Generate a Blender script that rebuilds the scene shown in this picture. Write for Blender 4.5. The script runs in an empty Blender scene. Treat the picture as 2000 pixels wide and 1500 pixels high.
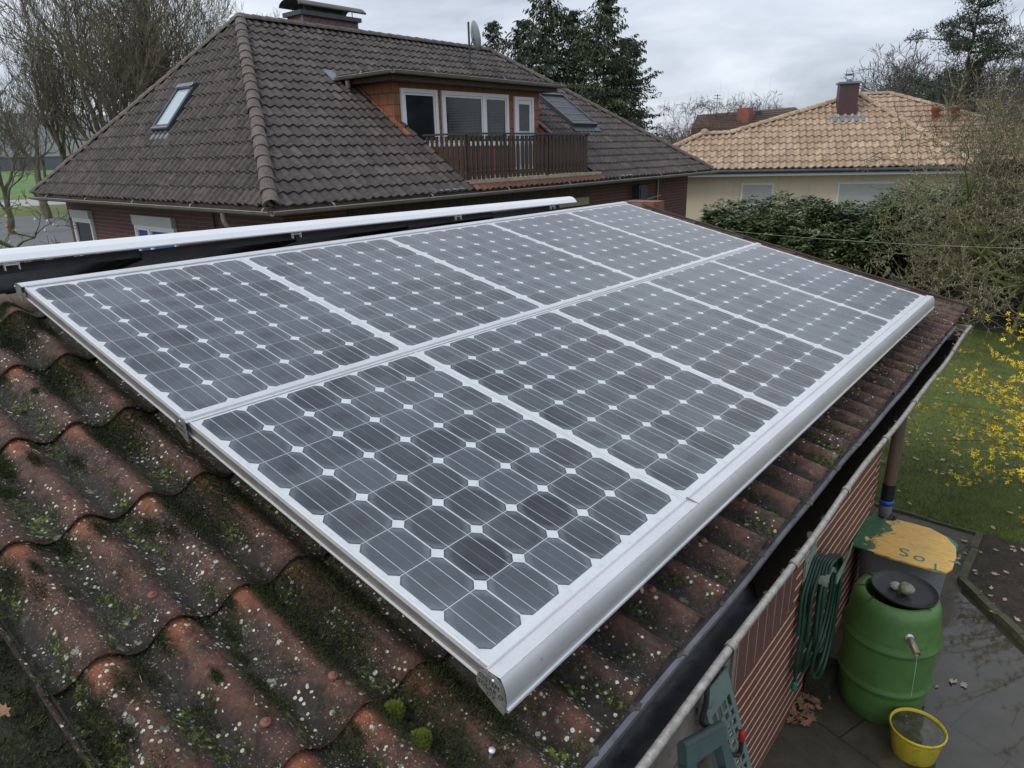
import bpy, bmesh, math, random
import numpy as np
from mathutils import Vector, Matrix
R_ = math.radians
rnd = random.Random(7)
sc = bpy.context.scene
COL = sc.collection
# ------------------------------------------------------------------ camera
CAM = Vector((3.479, -0.951, 0.506))
def cam_axes(yaw, pitch, roll):
    f = Vector((-math.sin(yaw)*math.cos(pitch), math.cos(yaw)*math.cos(pitch), -math.sin(pitch)))
    r = Vector((math.cos(yaw), math.sin(yaw), 0)); u = r.cross(f)
    return r*math.cos(roll)+u*math.sin(roll), -r*math.sin(roll)+u*math.cos(roll), f
cr, cu, cf = cam_axes(R_(39.703), R_(18.599), R_(-1.3996))
cd = bpy.data.cameras.new('camera'); cam = bpy.data.objects.new('camera', cd); COL.objects.link(cam)
cd.sensor_width = 36; cd.lens = 24.455; cd.clip_start = 0.02; cd.clip_end = 3000
m = Matrix(((cr.x, cu.x, -cf.x, CAM.x), (cr.y, cu.y, -cf.y, CAM.y), (cr.z, cu.z, -cf.z, CAM.z), (0, 0, 0, 1)))
cam.matrix_world = m
sc.camera = cam
# ------------------------------------------------------------------ sky and sun (overcast)
SUN_EL, SUN_AZ = R_(48), R_(200)
w = bpy.data.worlds.new("World"); sc.world = w; w.use_nodes = True
nt = w.node_tree; nt.nodes.clear()
def N(t, typ, **k):
    n = t.nodes.new(typ)
    for a, b in k.items():
        if a == 'inp':
            for i, v in b.items(): n.inputs[i].default_value = v
        else: setattr(n, a, b)
    return n
out = N(nt, 'ShaderNodeOutputWorld'); bg = N(nt, 'ShaderNodeBackground'); bg.inputs[1].default_value = 0.1
sky = N(nt, 'ShaderNodeTexSky', sky_type='NISHITA', sun_disc=False, sun_elevation=SUN_EL, sun_rotation=SUN_AZ)
tc = N(nt, 'ShaderNodeTexCoord')
# flatten the direction onto a cloud deck so that clouds stretch towards the horizon
sep = N(nt, 'ShaderNodeSeparateXYZ'); nt.links.new(tc.outputs['Generated'], sep.inputs[0])
mz = N(nt, 'ShaderNodeMath', operation='MAXIMUM', inp={1: 0.0}); nt.links.new(sep.outputs[2], mz.inputs[0])
az_ = N(nt, 'ShaderNodeMath', operation='ADD', inp={1: 0.18}); nt.links.new(mz.outputs[0], az_.inputs[0])
dv = N(nt, 'ShaderNodeVectorMath', operation='DIVIDE'); nt.links.new(tc.outputs['Generated'], dv.inputs[0])
cmb = N(nt, 'ShaderNodeCombineXYZ')
for i in range(3): nt.links.new(az_.outputs[0], cmb.inputs[i])
nt.links.new(cmb.outputs[0], dv.inputs[1])
nz = N(nt, 'ShaderNodeTexNoise', inp={'Scale': 1.1, 'Detail': 6.0, 'Roughness': 0.52, 'Distortion': 0.35})
nt.links.new(dv.outputs[0], nz.inputs['Vector'])
rp = N(nt, 'ShaderNodeValToRGB'); nt.links.new(nz.outputs[0], rp.inputs[0])
e = rp.color_ramp.elements
e[0].position = .34; e[0].color = (.40, .445, .53, 1); e[1].position = .70; e[1].color = (.80, .845, .92, 1)
x = e.new(.52); x.color = (.62, .67, .76, 1)
sc9 = N(nt, 'ShaderNodeVectorMath', operation='SCALE'); nt.links.new(rp.outputs[0], sc9.inputs[0])
gr = N(nt, 'ShaderNodeMapRange', inp={1: 0.05, 2: 0.75, 3: 8.3, 4: 9.6}); nt.links.new(sep.outputs[2], gr.inputs[0]); nt.links.new(gr.outputs[0], sc9.inputs[3])
mx = N(nt, 'ShaderNodeMix', data_type='RGBA', inp={0: 0.9})
nt.links.new(sky.outputs[0], mx.inputs[6]); nt.links.new(sc9.outputs[0], mx.inputs[7])
nt.links.new(mx.outputs[2], bg.inputs[0]); nt.links.new(bg.outputs[0], out.inputs[0])
sl = bpy.data.lights.new('sun', 'SUN'); sl.energy = 1.1; sl.angle = R_(22); sl.color = (1, .95, .87)
so = bpy.data.objects.new('sun', sl); COL.objects.link(so)
sd = Vector((math.sin(SUN_AZ)*math.cos(SUN_EL), math.cos(SUN_AZ)*math.cos(SUN_EL), math.sin(SUN_EL)))
so.rotation_euler = sd.to_track_quat('Z', 'Y').to_euler(); so.location = (0, 0, 30)
sc.view_settings.view_transform = 'Standard'; sc.view_settings.look = 'None'
sc.view_settings.exposure = 0.45; sc.view_settings.gamma = 1
sc.render.engine = 'CYCLES'
try: sc.cycles.max_bounces = 6
except Exception: pass

# ------------------------------------------------------------------ materials
class NT:
    def __init__(s, name):
        s.m = bpy.data.materials.new(name); s.m.use_nodes = True; s.t = s.m.node_tree; s.t.nodes.clear()
        s.o = s.n('ShaderNodeOutputMaterial'); s.b = s.n('ShaderNodeBsdfPrincipled'); s.l(s.b.outputs[0], s.o.inputs[0])
        s.c = None
    def n(s, typ, **k): return N(s.t, typ, **k)
    def l(s, a, b): s.t.links.new(a, b)
    world = False
    def co(s):
        if not s.c: s.c = s.n('ShaderNodeNewGeometry') if s.world else s.n('ShaderNodeTexCoord')
        return s.c.outputs['Position' if s.world else 'Object']
    def attr(s, name): return s.n('ShaderNodeAttribute', attribute_name=name)
    def vec(s, scale=(1, 1, 1), src=None, rot=(0, 0, 0), loc=(0, 0, 0)):
        mp = s.n('ShaderNodeMapping'); mp.inputs['Scale'].default_value = scale; mp.inputs['Rotation'].default_value = rot; mp.inputs['Location'].default_value = loc
        s.l(src or s.co(), mp.inputs[0]); return mp.outputs[0]
    def noise(s, scale, detail=4, rough=.6, vec=None, dist=0):
        q = s.n('ShaderNodeTexNoise', inp={'Scale': scale, 'Detail': detail, 'Roughness': rough, 'Distortion': dist})
        s.l(vec or s.co(), q.inputs['Vector']); return q.outputs[0]
    def vor(s, scale, feature='F1', vec=None, rand=1):
        q = s.n('ShaderNodeTexVoronoi', feature=feature, inp={'Scale': scale, 'Randomness': rand}); s.l(vec or s.co(), q.inputs['Vector']); return q
    def mp(s, src, a, b, c=0., d=1.):
        q = s.n('ShaderNodeMapRange', inp={1: a, 2: b, 3: c, 4: d}); s.l(src, q.inputs[0]); return q.outputs[0]
    def math(s, op, a, b=None):
        q = s.n('ShaderNodeMath', operation=op)
        for i, v in enumerate((a, b)):
            if v is None: continue
            if isinstance(v, (int, float)): q.inputs[i].default_value = v
            else: s.l(v, q.inputs[i])
        return q.outputs[0]
    def mix(s, f, a, b, mode='MIX'):
        q = s.n('ShaderNodeMix', data_type='RGBA', blend_type=mode)
        for i, v in ((0, f), (6, a), (7, b)):
            if isinstance(v, (int, float)): q.inputs[i].default_value = v
            elif isinstance(v, (tuple, list)): q.inputs[i].default_value = (*v[:3], 1)
            else: s.l(v, q.inputs[i])
        return q.outputs[2]
    def bump(s, h, dist=.01, strength=1.0):
        q = s.n('ShaderNodeBump', inp={'Strength': strength, 'Distance': dist}); s.l(h, q.inputs['Height'])
        s.l(q.outputs[0], s.b.inputs['Normal']); return q
    def fin(s, col=None, rough=.7, metal=0, spec=None):
        for k, v in (('Base Color', col), ('Roughness', rough), ('Metallic', metal), ('Specular IOR Level', spec)):
            if v is None: continue
            i = s.b.inputs[k]
            if isinstance(v, (int, float)): i.default_value = v
            elif isinstance(v, (tuple, list)): i.default_value = (*v[:3], 1)
            else: s.l(v, i)
        return s.m
def plain(name, c, rough=.6, metal=0, var=.25, scale=6, bump=0, bscale=60, dirt=None, spec=None):
    s = NT(name)
    f = s.noise(scale, 5, .65)
    d = s.mix(s.mp(f, .3, .7), tuple(x*(1-var) for x in c), tuple(min(1, x*(1+var)) for x in c))
    if dirt: d = s.mix(s.math('MULTIPLY', s.mp(s.noise(scale*3.1, 6, .7), .52, .72), .8), d, dirt)
    if bump: s.bump(s.noise(bscale, 4), bump)
    rr = s.mp(s.noise(scale*2, 3), .3, .7, max(.03, rough-.08), min(1, rough+.08))
    return s.fin(d, rr, metal, spec)

def m_cell():
    s = NT('solar_cell'); s.world = True; a = s.attr('rnd'); sp = s.n('ShaderNodeSeparateColor'); s.l(a.outputs['Color'], sp.inputs[0])
    uv = s.n('ShaderNodeUVMap', uv_map='uv'); su = s.n('ShaderNodeSeparateXYZ'); s.l(uv.outputs[0], su.inputs[0])
    cx = s.math('ABSOLUTE', s.math('SUBTRACT', su.outputs[0], .5)); cy = s.math('ABSOLUTE', s.math('SUBTRACT', su.outputs[1], .5))
    r = s.math('SQRT', s.math('ADD', s.math('MULTIPLY', cx, cx), s.math('MULTIPLY', cy, cy)))
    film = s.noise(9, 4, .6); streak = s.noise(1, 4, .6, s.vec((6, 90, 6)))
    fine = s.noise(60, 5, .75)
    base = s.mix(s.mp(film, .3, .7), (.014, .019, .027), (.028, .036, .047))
    big = s.noise(1.3, 4, .62, s.vec((1, 1, 1), loc=(3, 1, 0))); base = s.mix(s.math('MULTIPLY', s.mp(big, .47, .64), .62), base, (.165, .19, .21))  # broad pale patches paint bright sky reflection into the cell colour
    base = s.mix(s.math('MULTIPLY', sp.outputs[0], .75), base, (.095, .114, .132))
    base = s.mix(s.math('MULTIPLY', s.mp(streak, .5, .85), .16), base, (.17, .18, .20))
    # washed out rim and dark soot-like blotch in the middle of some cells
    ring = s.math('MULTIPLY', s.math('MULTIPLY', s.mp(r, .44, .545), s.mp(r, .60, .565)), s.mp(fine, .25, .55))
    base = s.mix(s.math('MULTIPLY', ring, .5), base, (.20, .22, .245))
    rr = s.math('ADD', r, s.math('MULTIPLY', s.math('SUBTRACT', fine, .5), .45))
    blot = s.math('MULTIPLY', s.mp(rr, .27, .08), sp.outputs[1])
    base = s.mix(s.math('MULTIPLY', blot, .8), base, (.035, .032, .04))
    ed = s.math('MAXIMUM', s.mp(r, .575, .60), s.mp(s.math('MAXIMUM', cx, cy), .470, .485)); base = s.mix(s.math('MULTIPLY', ed, .55), base, (.03, .034, .045))
    # fine finger lines and faint centre line
    ln = s.mp(cx, .004, .009, .16, 0)
    base = s.mix(ln, base, (.5, .52, .55))
    rough = s.mp(big, .35, .7, .10, .30)
    s.b.inputs['Coat Weight'].default_value = 0
    s.b.inputs['IOR'].default_value = 1.52
    return s.fin(base, rough)
def m_metal_grime(name, c, rough, metal, grime):
    s = NT(name); s.world = True
    n1 = s.noise(3, 5, .65); n2 = s.noise(1, 5, .7, s.vec((60, 2.5, 60))); sp = s.noise(170, 2, .5); n4 = s.noise(11, 6, .75)
    d = s.mix(s.mp(n1, .35, .7), c, tuple(x*.88 for x in c)); d = s.mix(s.math('MULTIPLY', s.mp(n2, .5, .75), .35), d, tuple(x*.72 for x in c))
    d = s.mix(s.math('MULTIPLY', s.mp(n4, .56, .72), .40), d, grime); d = s.mix(s.math('MULTIPLY', s.mp(sp, .70, .74), .75), d, (.06, .055, .045))
    s.bump(n2, .0006, .5); return s.fin(d, s.mp(n2, .3, .7, max(.05, rough-.1), rough+.1), metal)
def m_glassy_white(name, c): return plain(name, c, .22, 0, .05, 8, dirt=(c[0]*.75, c[1]*.76, c[2]*.74))

def m_sheet():
    s = NT('weathered_fibre_cement'); a = s.attr('ws'); sp = s.n('ShaderNodeSeparateColor'); s.l(a.outputs['Color'], sp.inputs[0])
    crest, edge, rn = sp.outputs[0], sp.outputs[1], sp.outputs[2]
    co = s.co()
    n1 = s.noise(4.5, 8, .7); n2 = s.noise(19, 8, .75); n3 = s.noise(70, 6, .7); n4 = s.noise(9, 6, .65, s.vec((1, 1, 1), loc=(7, 3, 1)))
    n5 = s.noise(260, 3, .8)
    c = s.mix(s.mp(n1, .34, .62), (.078, .046, .035), (.165, .088, .062))
    c = s.mix(s.mp(n2, .43, .62), c, (.034, .027, .025))
    c = s.mix(s.math('MULTIPLY', s.mp(n3, .45, .66), .5), c, (.018, .017, .018))
    # terracotta colour kept along crests and just below each lap
    nearlap = s.mp(edge, .0, .24, 1, 0)
    k = s.math('MULTIPLY', s.math('MULTIPLY', s.mp(crest, .45, .95), s.math('POWER', nearlap, 1.4)), s.mp(n2, .72, .40))
    c = s.mix(s.math('MINIMUM', s.math('MULTIPLY', k, 1.5), 1), c, (.36, .125, .058))
    k2 = s.math('MULTIPLY', s.mp(crest, .70, 1.0), s.math('MULTIPLY', s.mp(n4, .52, .64), s.mp(n3, .58, .46)))
    c = s.mix(s.math('MULTIPLY', k2, .6), c, (.22, .11, .075))
    # rib shade painted dark into the troughs, with wet grey algae
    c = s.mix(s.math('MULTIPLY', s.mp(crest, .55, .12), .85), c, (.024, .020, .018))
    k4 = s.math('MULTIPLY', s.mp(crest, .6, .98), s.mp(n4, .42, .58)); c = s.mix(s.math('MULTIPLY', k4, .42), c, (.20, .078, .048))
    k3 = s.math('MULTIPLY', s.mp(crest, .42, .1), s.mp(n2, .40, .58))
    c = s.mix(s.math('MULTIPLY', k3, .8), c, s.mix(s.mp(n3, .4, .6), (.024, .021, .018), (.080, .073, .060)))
    # moss on the flanks and in the troughs
    n6 = s.noise(14, 6, .7, s.vec((.45, 1, 1), loc=(1, 6, 2))); km = s.math('MULTIPLY', s.mp(n6, .51, .60), s.math('MULTIPLY', s.mp(crest, .85, .45), s.mp(n3, .36, .52)))
    c = s.mix(km, c, s.mix(s.mp(n3, .45, .65), (.045, .058, .014), (.17, .21, .04)))
    # lichens: many pale dots, some larger grey-green rosettes
    def dots(scale, r0, thr, vecloc, warp=.25):
        wv = s.n('ShaderNodeVectorMath', operation='MULTIPLY_ADD')
        nn = s.n('ShaderNodeTexNoise', inp={'Scale': scale*1.6, 'Detail': 3.0}); s.l(co, nn.inputs['Vector'])
        s.l(nn.outputs[1], wv.inputs[0]); wv.inputs[1].default_value = (warp/scale,)*3; s.l(s.vec(loc=vecloc), wv.inputs[2])
        v = s.vor(scale, vec=wv.outputs[0]); cs = s.n('ShaderNodeSeparateColor'); s.l(v.outputs['Color'], cs.inputs[0])
        rad = s.math('MULTIPLY', cs.outputs[0], r0)
        on = s.math('LESS_THAN', v.outputs['Distance'], rad)
        return s.math('MULTIPLY', on, s.math('GREATER_THAN', cs.outputs[1], thr)), cs.outputs[2]
    dA, hA = dots(68, .38, .34, (0, 0, 0)); dB, hB = dots(24, .36, .74, (3, 1, 2), .7); dC, hC = dots(150, .40, .30, (5, 2, 0))
    reg = s.mp(s.noise(3.2, 4, .6, s.vec(loc=(2, 9, 4))), .36, .52)
    reg2 = s.mp(s.noise(6, 4, .6, s.vec(loc=(5, 4, 4))), .42, .55)
    dD, hD = dots(42, .34, .72, (1, 7, 3), .4)
    reg3 = s.mp(s.noise(8, 4, .7, s.vec(loc=(8, 1, 4))), .44, .54)
    dA = s.math('MAXIMUM', s.math('MULTIPLY', dA, s.math('GREATER_THAN', reg2, .45)), s.math('MULTIPLY', s.math('MULTIPLY', dD, reg3), s.mp(n3, .38, .44)))
    
    dB = s.math('MULTIPLY', s.math('MULTIPLY', dB, reg), s.mp(n3, .35, .5)); dC = s.math('MULTIPLY', dC, s.math('MULTIPLY', reg, s.mp(n5, .35, .5)))
    ly = s.n('ShaderNodeSeparateXYZ'); s.l(co, ly.inputs[0]); lm = s.mp(ly.outputs[1], -2.2, -1.3, 1, .45); dB = s.math('MULTIPLY', dB, lm); dC = s.math('MULTIPLY', dC, lm); dA = s.math('MULTIPLY', dA, s.math('GREATER_THAN', s.math('ADD', n6, s.mp(ly.outputs[1], -2.2, -1.3, .3, 0)), .5))
    c = s.mix(s.math('MULTIPLY', dB, .75), c, s.mix(hB, (.24, .28, .20), (.42, .46, .36)))
    c = s.mix(s.math('MULTIPLY', dC, .75), c, (.40, .42, .30))
    c = s.mix(s.math('MULTIPLY', dA, .9), c, s.mix(hA, (.62, .63, .42), (.82, .84, .76)))
    h = s.math('ADD', s.math('ADD', s.math('MULTIPLY', n3, .5), s.math('MULTIPLY', n2, .6)), s.math('MULTIPLY', n5, .18))
    h = s.math('ADD', h, s.math('ADD', s.math('MULTIPLY', s.math('ADD', dA, dB), .35), s.math('MULTIPLY', km, .8)))
    s.bump(h, .016, 1.0)
    ro = s.mix(s.mp(n2, .35, .6), (.36,)*3, (.75,)*3)
    return s.fin(c, ro, 0, .35)
def m_tile(name, c1, c2, c3, stain, hollow=(.02, .02, .02)):
    s = NT(name); a = s.attr('ws'); sp = s.n('ShaderNodeSeparateColor'); s.l(a.outputs['Color'], sp.inputs[0])
    n1 = s.noise(1.2, 5, .6); n2 = s.noise(9, 6, .7); n3 = s.noise(45, 5, .7)
    c = s.mix(sp.outputs[2], c1, c2)
    c = s.mix(s.math('MULTIPLY', s.mp(n1, .42, .62), .6), c, c3)
    c = s.mix(s.math('MULTIPLY', s.mp(n2, .48, .66), .75), c, stain)
    c = s.mix(s.math('MULTIPLY', s.mp(n3, .62, .72), .5), c, tuple(min(1, x*1.9) for x in c2))
    s.bump(n3, .006, .8)
    return s.fin(c, s.mp(n2, .3, .7, .55, .8))
def m_brick(name, c1, c2, mort, bw=.25, bh=.075, ms=.011, axis='Y', sm=.35):
    s = NT(name); sx = s.n('ShaderNodeSeparateXYZ'); s.l(s.co(), sx.inputs[0]); cb = s.n('ShaderNodeCombineXYZ')
    wob = s.math('MULTIPLY', s.math('SUBTRACT', s.noise(3.0, 4, .6), .5), .016)
    s.l(s.math('ADD', sx.outputs['Y' if axis == 'Y' else 'X'], 8.3 if bw > 10 else 0.), cb.inputs[0]); s.l(s.math('ADD', sx.outputs[2], wob), cb.inputs[1])
    b = s.n('ShaderNodeTexBrick', inp={'Scale': 1.0, 'Mortar Size': ms*.5, 'Mortar Smooth': sm, 'Bias': 0, 'Brick Width': bw, 'Row Height': bh})
    b.inputs['Color1'].default_value = (*c1, 1); b.inputs['Color2'].default_value = (*c2, 1); b.inputs['Mortar'].default_value = (*mort, 1)
    s.l(cb.outputs[0], b.inputs['Vector'])
    n2 = s.noise(25, 6, .7); n3 = s.noise(2.2, 5, .6)
    c = s.mix(s.math('MULTIPLY', s.mp(n2, .4, .7), .35), b.outputs[0], (.045, .02, .016))
    c = s.mix(s.math('MULTIPLY', s.mp(n3, .45, .7), .3), c, (.10, .05, .04))
    h = s.math('SUBTRACT', s.math('MULTIPLY', n2, .3), s.math('MULTIPLY', b.outputs['Fac'], .3)); s.bump(h, .005, .7)
    return s.fin(c, s.mp(n2, .3, .7, .6, .85)), s
MAT = {}
def setup_materials():
    M = MAT
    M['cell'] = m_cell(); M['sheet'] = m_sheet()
    M['backsheet'] = m_glassy_white('white_backsheet', (.62, .66, .68)); M['busbar'] = m_glassy_white('busbar_tape', (.52, .55, .58))
    M['alu'] = m_metal_grime('anodised_aluminium', (.80, .81, .82), .36, .35, (.50, .49, .46))
    M['alu_bright'] = plain('clean_white_aluminium', (.86, .87, .89), .4, .25, .02, 3)
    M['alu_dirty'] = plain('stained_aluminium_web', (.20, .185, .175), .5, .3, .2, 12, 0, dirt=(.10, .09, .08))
    M['alu_cover'] = m_metal_grime('brushed_aluminium_cover', (.76, .77, .785), .36, .5, (.52, .51, .47))
    M['cap'] = plain('dirty_stamped_cap', (.23, .23, .21), .5, .35, .35, 30, .001, 150, dirt=(.09, .085, .05))
    M['ink'] = plain('stamped_letters', (.02, .02, .02), .7)
    M['tile_dark'] = m_tile('weathered_brown_tile', (.052, .042, .038), (.112, .093, .083), (.056, .044, .041), (.022, .019, .019))
    M['tile_dark_side'] = M['tile_dark']
    M['ridge_dark'] = m_tile('weathered_ridge_tile', (.135, .100, .082), (.105, .088, .078), (.16, .145, .125), (.045, .038, .034))
    M['tile_sand'] = m_tile('sand_coloured_tile', (.38, .275, .185), (.57, .435, .30), (.36, .255, .175), (.17, .11, .08))
    M['tile_pink'] = m_tile('pinkish_tile', (.42, .30, .215), (.50, .365, .27), (.40, .28, .20), (.28, .18, .14))
    M['tile_red'] = m_tile('red_mossy_tile', (.24, .09, .055), (.18, .085, .05), (.15, .10, .05), (.08, .05, .035))
    M['tile_far'] = m_tile('far_roof_tile', (.12, .075, .055), (.16, .10, .075), (.10, .07, .055), (.05, .04, .035))
    M['brick'], s = m_brick('red_brick_wide_joints', (.235, .072, .040), (.20, .062, .037), (.80, .70, .54), 40, .072, .0155, 'Y', .15)
    M['brick_dark'], s = m_brick('dark_red_brick', (.125, .048, .040), (.095, .038, .033), (.27, .19, .165), .9, .09, .011, 'Y')
    M['brick_dark_x'], s = m_brick('dark_red_brick_side', (.125, .048, .040), (.095, .038, .033), (.27, .19, .165), .9, .09, .011, 'X')
    # soldier course: vertical glazed bricks
    s = NT('glazed_soldier_brick'); sx = s.n('ShaderNodeSeparateXYZ'); s.l(s.co(), sx.inputs[0])
    fr = s.math('FRACT', s.math('DIVIDE', sx.outputs[1], .118)); jt = s.math('LESS_THAN', fr, .05)
    n = s.noise(20, 4)
    s.bump(s.math('MULTIPLY', jt, -1.0), .004)
    c = s.mix(jt, s.mix(s.mp(n, .3, .7), (.14, .062, .052), (.19, .088, .072)), (.5, .44, .38))
    M['soldier'] = s.fin(c, .45)
    M['zinc'] = plain('old_zinc', (.055, .056, .064), .34, .25, .4, 6, .0015, 40, dirt=(.028, .024, .022))
    M['apron'] = plain('brown_stained_apron', (.085, .070, .062), .42, .1, .45, 9, .003, 50, dirt=(.10, .09, .085))
    M['zinc_fold'] = plain('bright_worn_fold', (.30, .30, .33), .35, .3, .35, 9)
    M['zinc_bead'] = plain('stained_zinc_bead', (.38, .36, .33), .42, .2, .35, 30, .001, 80, dirt=(.13, .085, .030))
    M['zinc_house'] = plain('grey_brown_gutter', (.25, .235, .21), .5, .2, .2, 4, 0, dirt=(.15, .12, .09))
    s = NT('murky_water'); s.bump(s.noise(16, 3, .5), .006, .5); M['water'] = s.fin((.012, .010, .008), .04, 0, .5)
    s = NT('falling_water'); M['drops'] = s.fin((.55, .58, .6), .1)
    s = NT('bucket_water'); s.bump(s.noise(22, 2, .5), .004, .3)
    M['bucket_water'] = s.fin(s.mix(s.mp(s.noise(18, 6, .7), .4, .65), (.05, .045, .012), (.10, .10, .085)), .08)
    M['moss'] = plain('dark_moss', (.036, .046, .014), .95, 0, .6, 25)
    M['moss_bright'] = plain('bright_moss', (.20, .25, .035), .95, 0, .4, 60, .01, 220)
    M['moss_base'] = plain('mossy_humus', (.022, .026, .010), .95, 0, .6, 14, .02, 60, dirt=(.05, .035, .02))
    M['leaf_brown'] = plain('dead_leaf', (.30, .175, .10), .8, 0, .45, 9)
    M['leaf_pale'] = plain('pale_dead_leaf', (.42, .32, .23), .8, 0, .3, 9)
    M['wood_grey'] = plain('weathered_board', (.24, .21, .18), .8, 0, .35, 5, .004, 90, dirt=(.12, .10, .075))
    M['mortar'] = plain('dirty_mortar', (.15, .13, .115), .9, 0, .4, 40, .003, 90, dirt=(.05, .045, .04))
    M['wood_dark'] = plain('dark_stained_wood', (.055, .035, .026), .6, 0, .35, 8, .003, 60)
    M['wood_beige'] = plain('beige_band', (.38, .33, .24), .7)
    M['white'] = plain('white_plastic_frame', (.76, .77, .78), .4, 0, .04, 4)
    M['shutter'] = plain('grey_white_shutter', (.50, .51, .49), .5, 0, .05, 4)
    M['pane'] = plain('window_glass', (.020, .024, .026), .03, 0, .3, 2)
    M['pane_blue'] = plain('blue_curtained_glass', (.03, .07, .28), .12, 0, .5, 5)
    M['blind'] = plain('venetian_slats', (.11, .12, .13), .5)
    M['curtain'] = plain('grey_net_curtain', (.10, .105, .11), .6)
    M['pane_sky'] = plain('skylight_glass', (.42, .50, .56), .08, 0, .05, 2)
    M['dark_metal'] = plain('dark_grey_metal', (.060, .068, .080), .45, .3, .2, 6)
    M['awning'] = plain('skylight_awning', (.065, .07, .085), .6)
    s = NT('orange_shingle'); sx = s.n('ShaderNodeSeparateXYZ'); s.l(s.co(), sx.inputs[0]); cb = s.n('ShaderNodeCombineXYZ')
    s.l(s.math('ADD', sx.outputs[1], sx.outputs[0]), cb.inputs[0]); s.l(sx.outputs[2], cb.inputs[1])
    b = s.n('ShaderNodeTexBrick', inp={'Scale': 1.0, 'Mortar Size': .008, 'Mortar Smooth': .1, 'Brick Width': .28, 'Row Height': .24})
    b.inputs['Color1'].default_value = (.33, .13, .065, 1); b.inputs['Color2'].default_value = (.27, .105, .055, 1); b.inputs['Mortar'].default_value = (.07, .03, .02, 1)
    s.l(cb.outputs[0], b.inputs['Vector']); s.bump(s.math('SUBTRACT', s.math('MULTIPLY', s.noise(8), .3), b.outputs['Fac']), .01)
    M['shingle'] = s.fin(s.mix(s.math('MULTIPLY', s.mp(s.noise(4), .4, .7), .4), b.outputs[0], (.20, .09, .055)), .75)
    M['shingle_red'] = plain('terracotta_sheet', (.23, .085, .065), .7, 0, .2, 8, dirt=(.13, .06, .045))
    s = NT('chimney_slate'); sx = s.n('ShaderNodeSeparateXYZ'); s.l(s.co(), sx.inputs[0]); cb = s.n('ShaderNodeCombineXYZ')
    s.l(s.math('ADD', sx.outputs[1], s.math('ADD', sx.outputs[0], s.math('MULTIPLY', sx.outputs[2], -.8))), cb.inputs[0]); s.l(sx.outputs[2], cb.inputs[1])
    b = s.n('ShaderNodeTexBrick', inp={'Scale': 1.0, 'Mortar Size': .012, 'Mortar Smooth': .1, 'Brick Width': .26, 'Row Height': .2})
    b.inputs['Color1'].default_value = (.19, .10, .085, 1); b.inputs['Color2'].default_value = (.15, .08, .07, 1); b.inputs['Mortar'].default_value = (.04, .025, .025, 1)
    s.l(cb.outputs[0], b.inputs['Vector']); M['chim_slate'] = s.fin(b.outputs[0], .7)
    M['chim_maroon'] = plain('maroon_sheet', (.085, .045, .05), .5, .1, .1)
    M['cowl'] = plain('greenish_cowl_metal', (.13, .125, .105), .5, .4, .3, 3)
    M['dish'] = plain('grey_green_dish', (.25, .29, .29), .5, 0, .1)
    s = NT('cream_render'); n1 = s.noise(1.2, 5, .6); n2 = s.noise(1, 5, .7, s.vec((5, 5, .5)))
    M['render_y'] = s.fin(s.mix(s.math('MULTIPLY', s.mp(n2, .5, .7), .35), s.mix(s.mp(n1, .3, .7), (.72, .60, .44), (.77, .65, .49)), (.50, .42, .32)), .85)
    M['terracotta'] = plain('terracotta_vent', (.30, .095, .06), .6, 0, .15)
    M['lead'] = plain('lead_flashing', (.19, .21, .25), .5, .2, .2)
    M['barrel'] = plain('green_plastic_barrel', (.090, .195, .052), .38, 0, .18, 4, .0008, 200, dirt=(.065, .125, .042))
    M['rubber'] = plain('black_rubber', (.028, .027, .028), .5, 0, .3, 14)
    M['pipe_rust'] = plain('galvanised_pipe', (.26, .22, .16), .4, .6, .3, 20)
    M['bin_grey'] = plain('grey_plastic_bin', (.22, .235, .24), .5, 0, .1, 4)
    M['stone_a'] = plain('pale_stone', (.50, .48, .43), .85, 0, .25, 30, .004, 60, dirt=(.25, .24, .18))
    M['stone_b'] = plain('lichened_stone', (.27, .27, .18), .9, 0, .35, 40, .005, 60, dirt=(.14, .15, .08))
    M['bucket'] = plain('yellow_plastic_bucket', (.62, .49, .04), .35, 0, .1, 8, 0, dirt=(.22, .18, .03))
    s = NT('flaking_board_paint'); n1 = s.noise(5, 6, .7); n2 = s.noise(14, 6, .75); n3 = s.noise(1, 5, .7, s.vec((10, 90, 10), rot=(0, 0, .3)))
    sx = s.n('ShaderNodeSeparateXYZ'); s.l(s.co(), sx.inputs[0])
    c = s.mix(s.mp(n2, .4, .6), (.92, .56, .12), (.80, .50, .15))
    c = s.mix(s.math('MULTIPLY', s.mp(n3, .55, .68), .7), c, (.16, .13, .10))
    g = s.math('ADD', s.mp(sx.outputs[0], -.30, .10, .62, -.25), s.math('ADD', s.math('SUBTRACT', n1, .5), s.math('MULTIPLY', s.math('SUBTRACT', n2, .5), .9)))
    c = s.mix(s.mp(g, .30, .36), c, s.mix(s.mp(n2, .5, .65), (.035, .13, .055), (.10, .20, .13)))
    g2 = s.math('MULTIPLY', s.mp(n1, .68, .72), .8); c = s.mix(g2, c, (.10, .22, .15))
    M['board'] = s.fin(c, .5)
    M['board_green'] = plain('teal_letters', (.03, .20, .17), .5, 0, .3, 30, dirt=(.16, .26, .14))
    M['letter_paint'] = plain('worn_letter_paint', (.04, .19, .15), .5, 0, .3, 30, dirt=(.62, .40, .12))
    M['hose'] = plain('dark_green_hose', (.018, .060, .038), .35, 0, .3, 4)
    M['hose_holder'] = plain('pale_green_plastic', (.30, .36, .27), .45, 0, .1, 8, dirt=(.18, .2, .14))
    M['teal'] = plain('teal_coupling', (.02, .19, .14), .4)
    M['panel_green'] = plain('sage_green_plastic', (.17, .235, .215), .45, 0, .12, 6, dirt=(.10, .14, .12))
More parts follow.
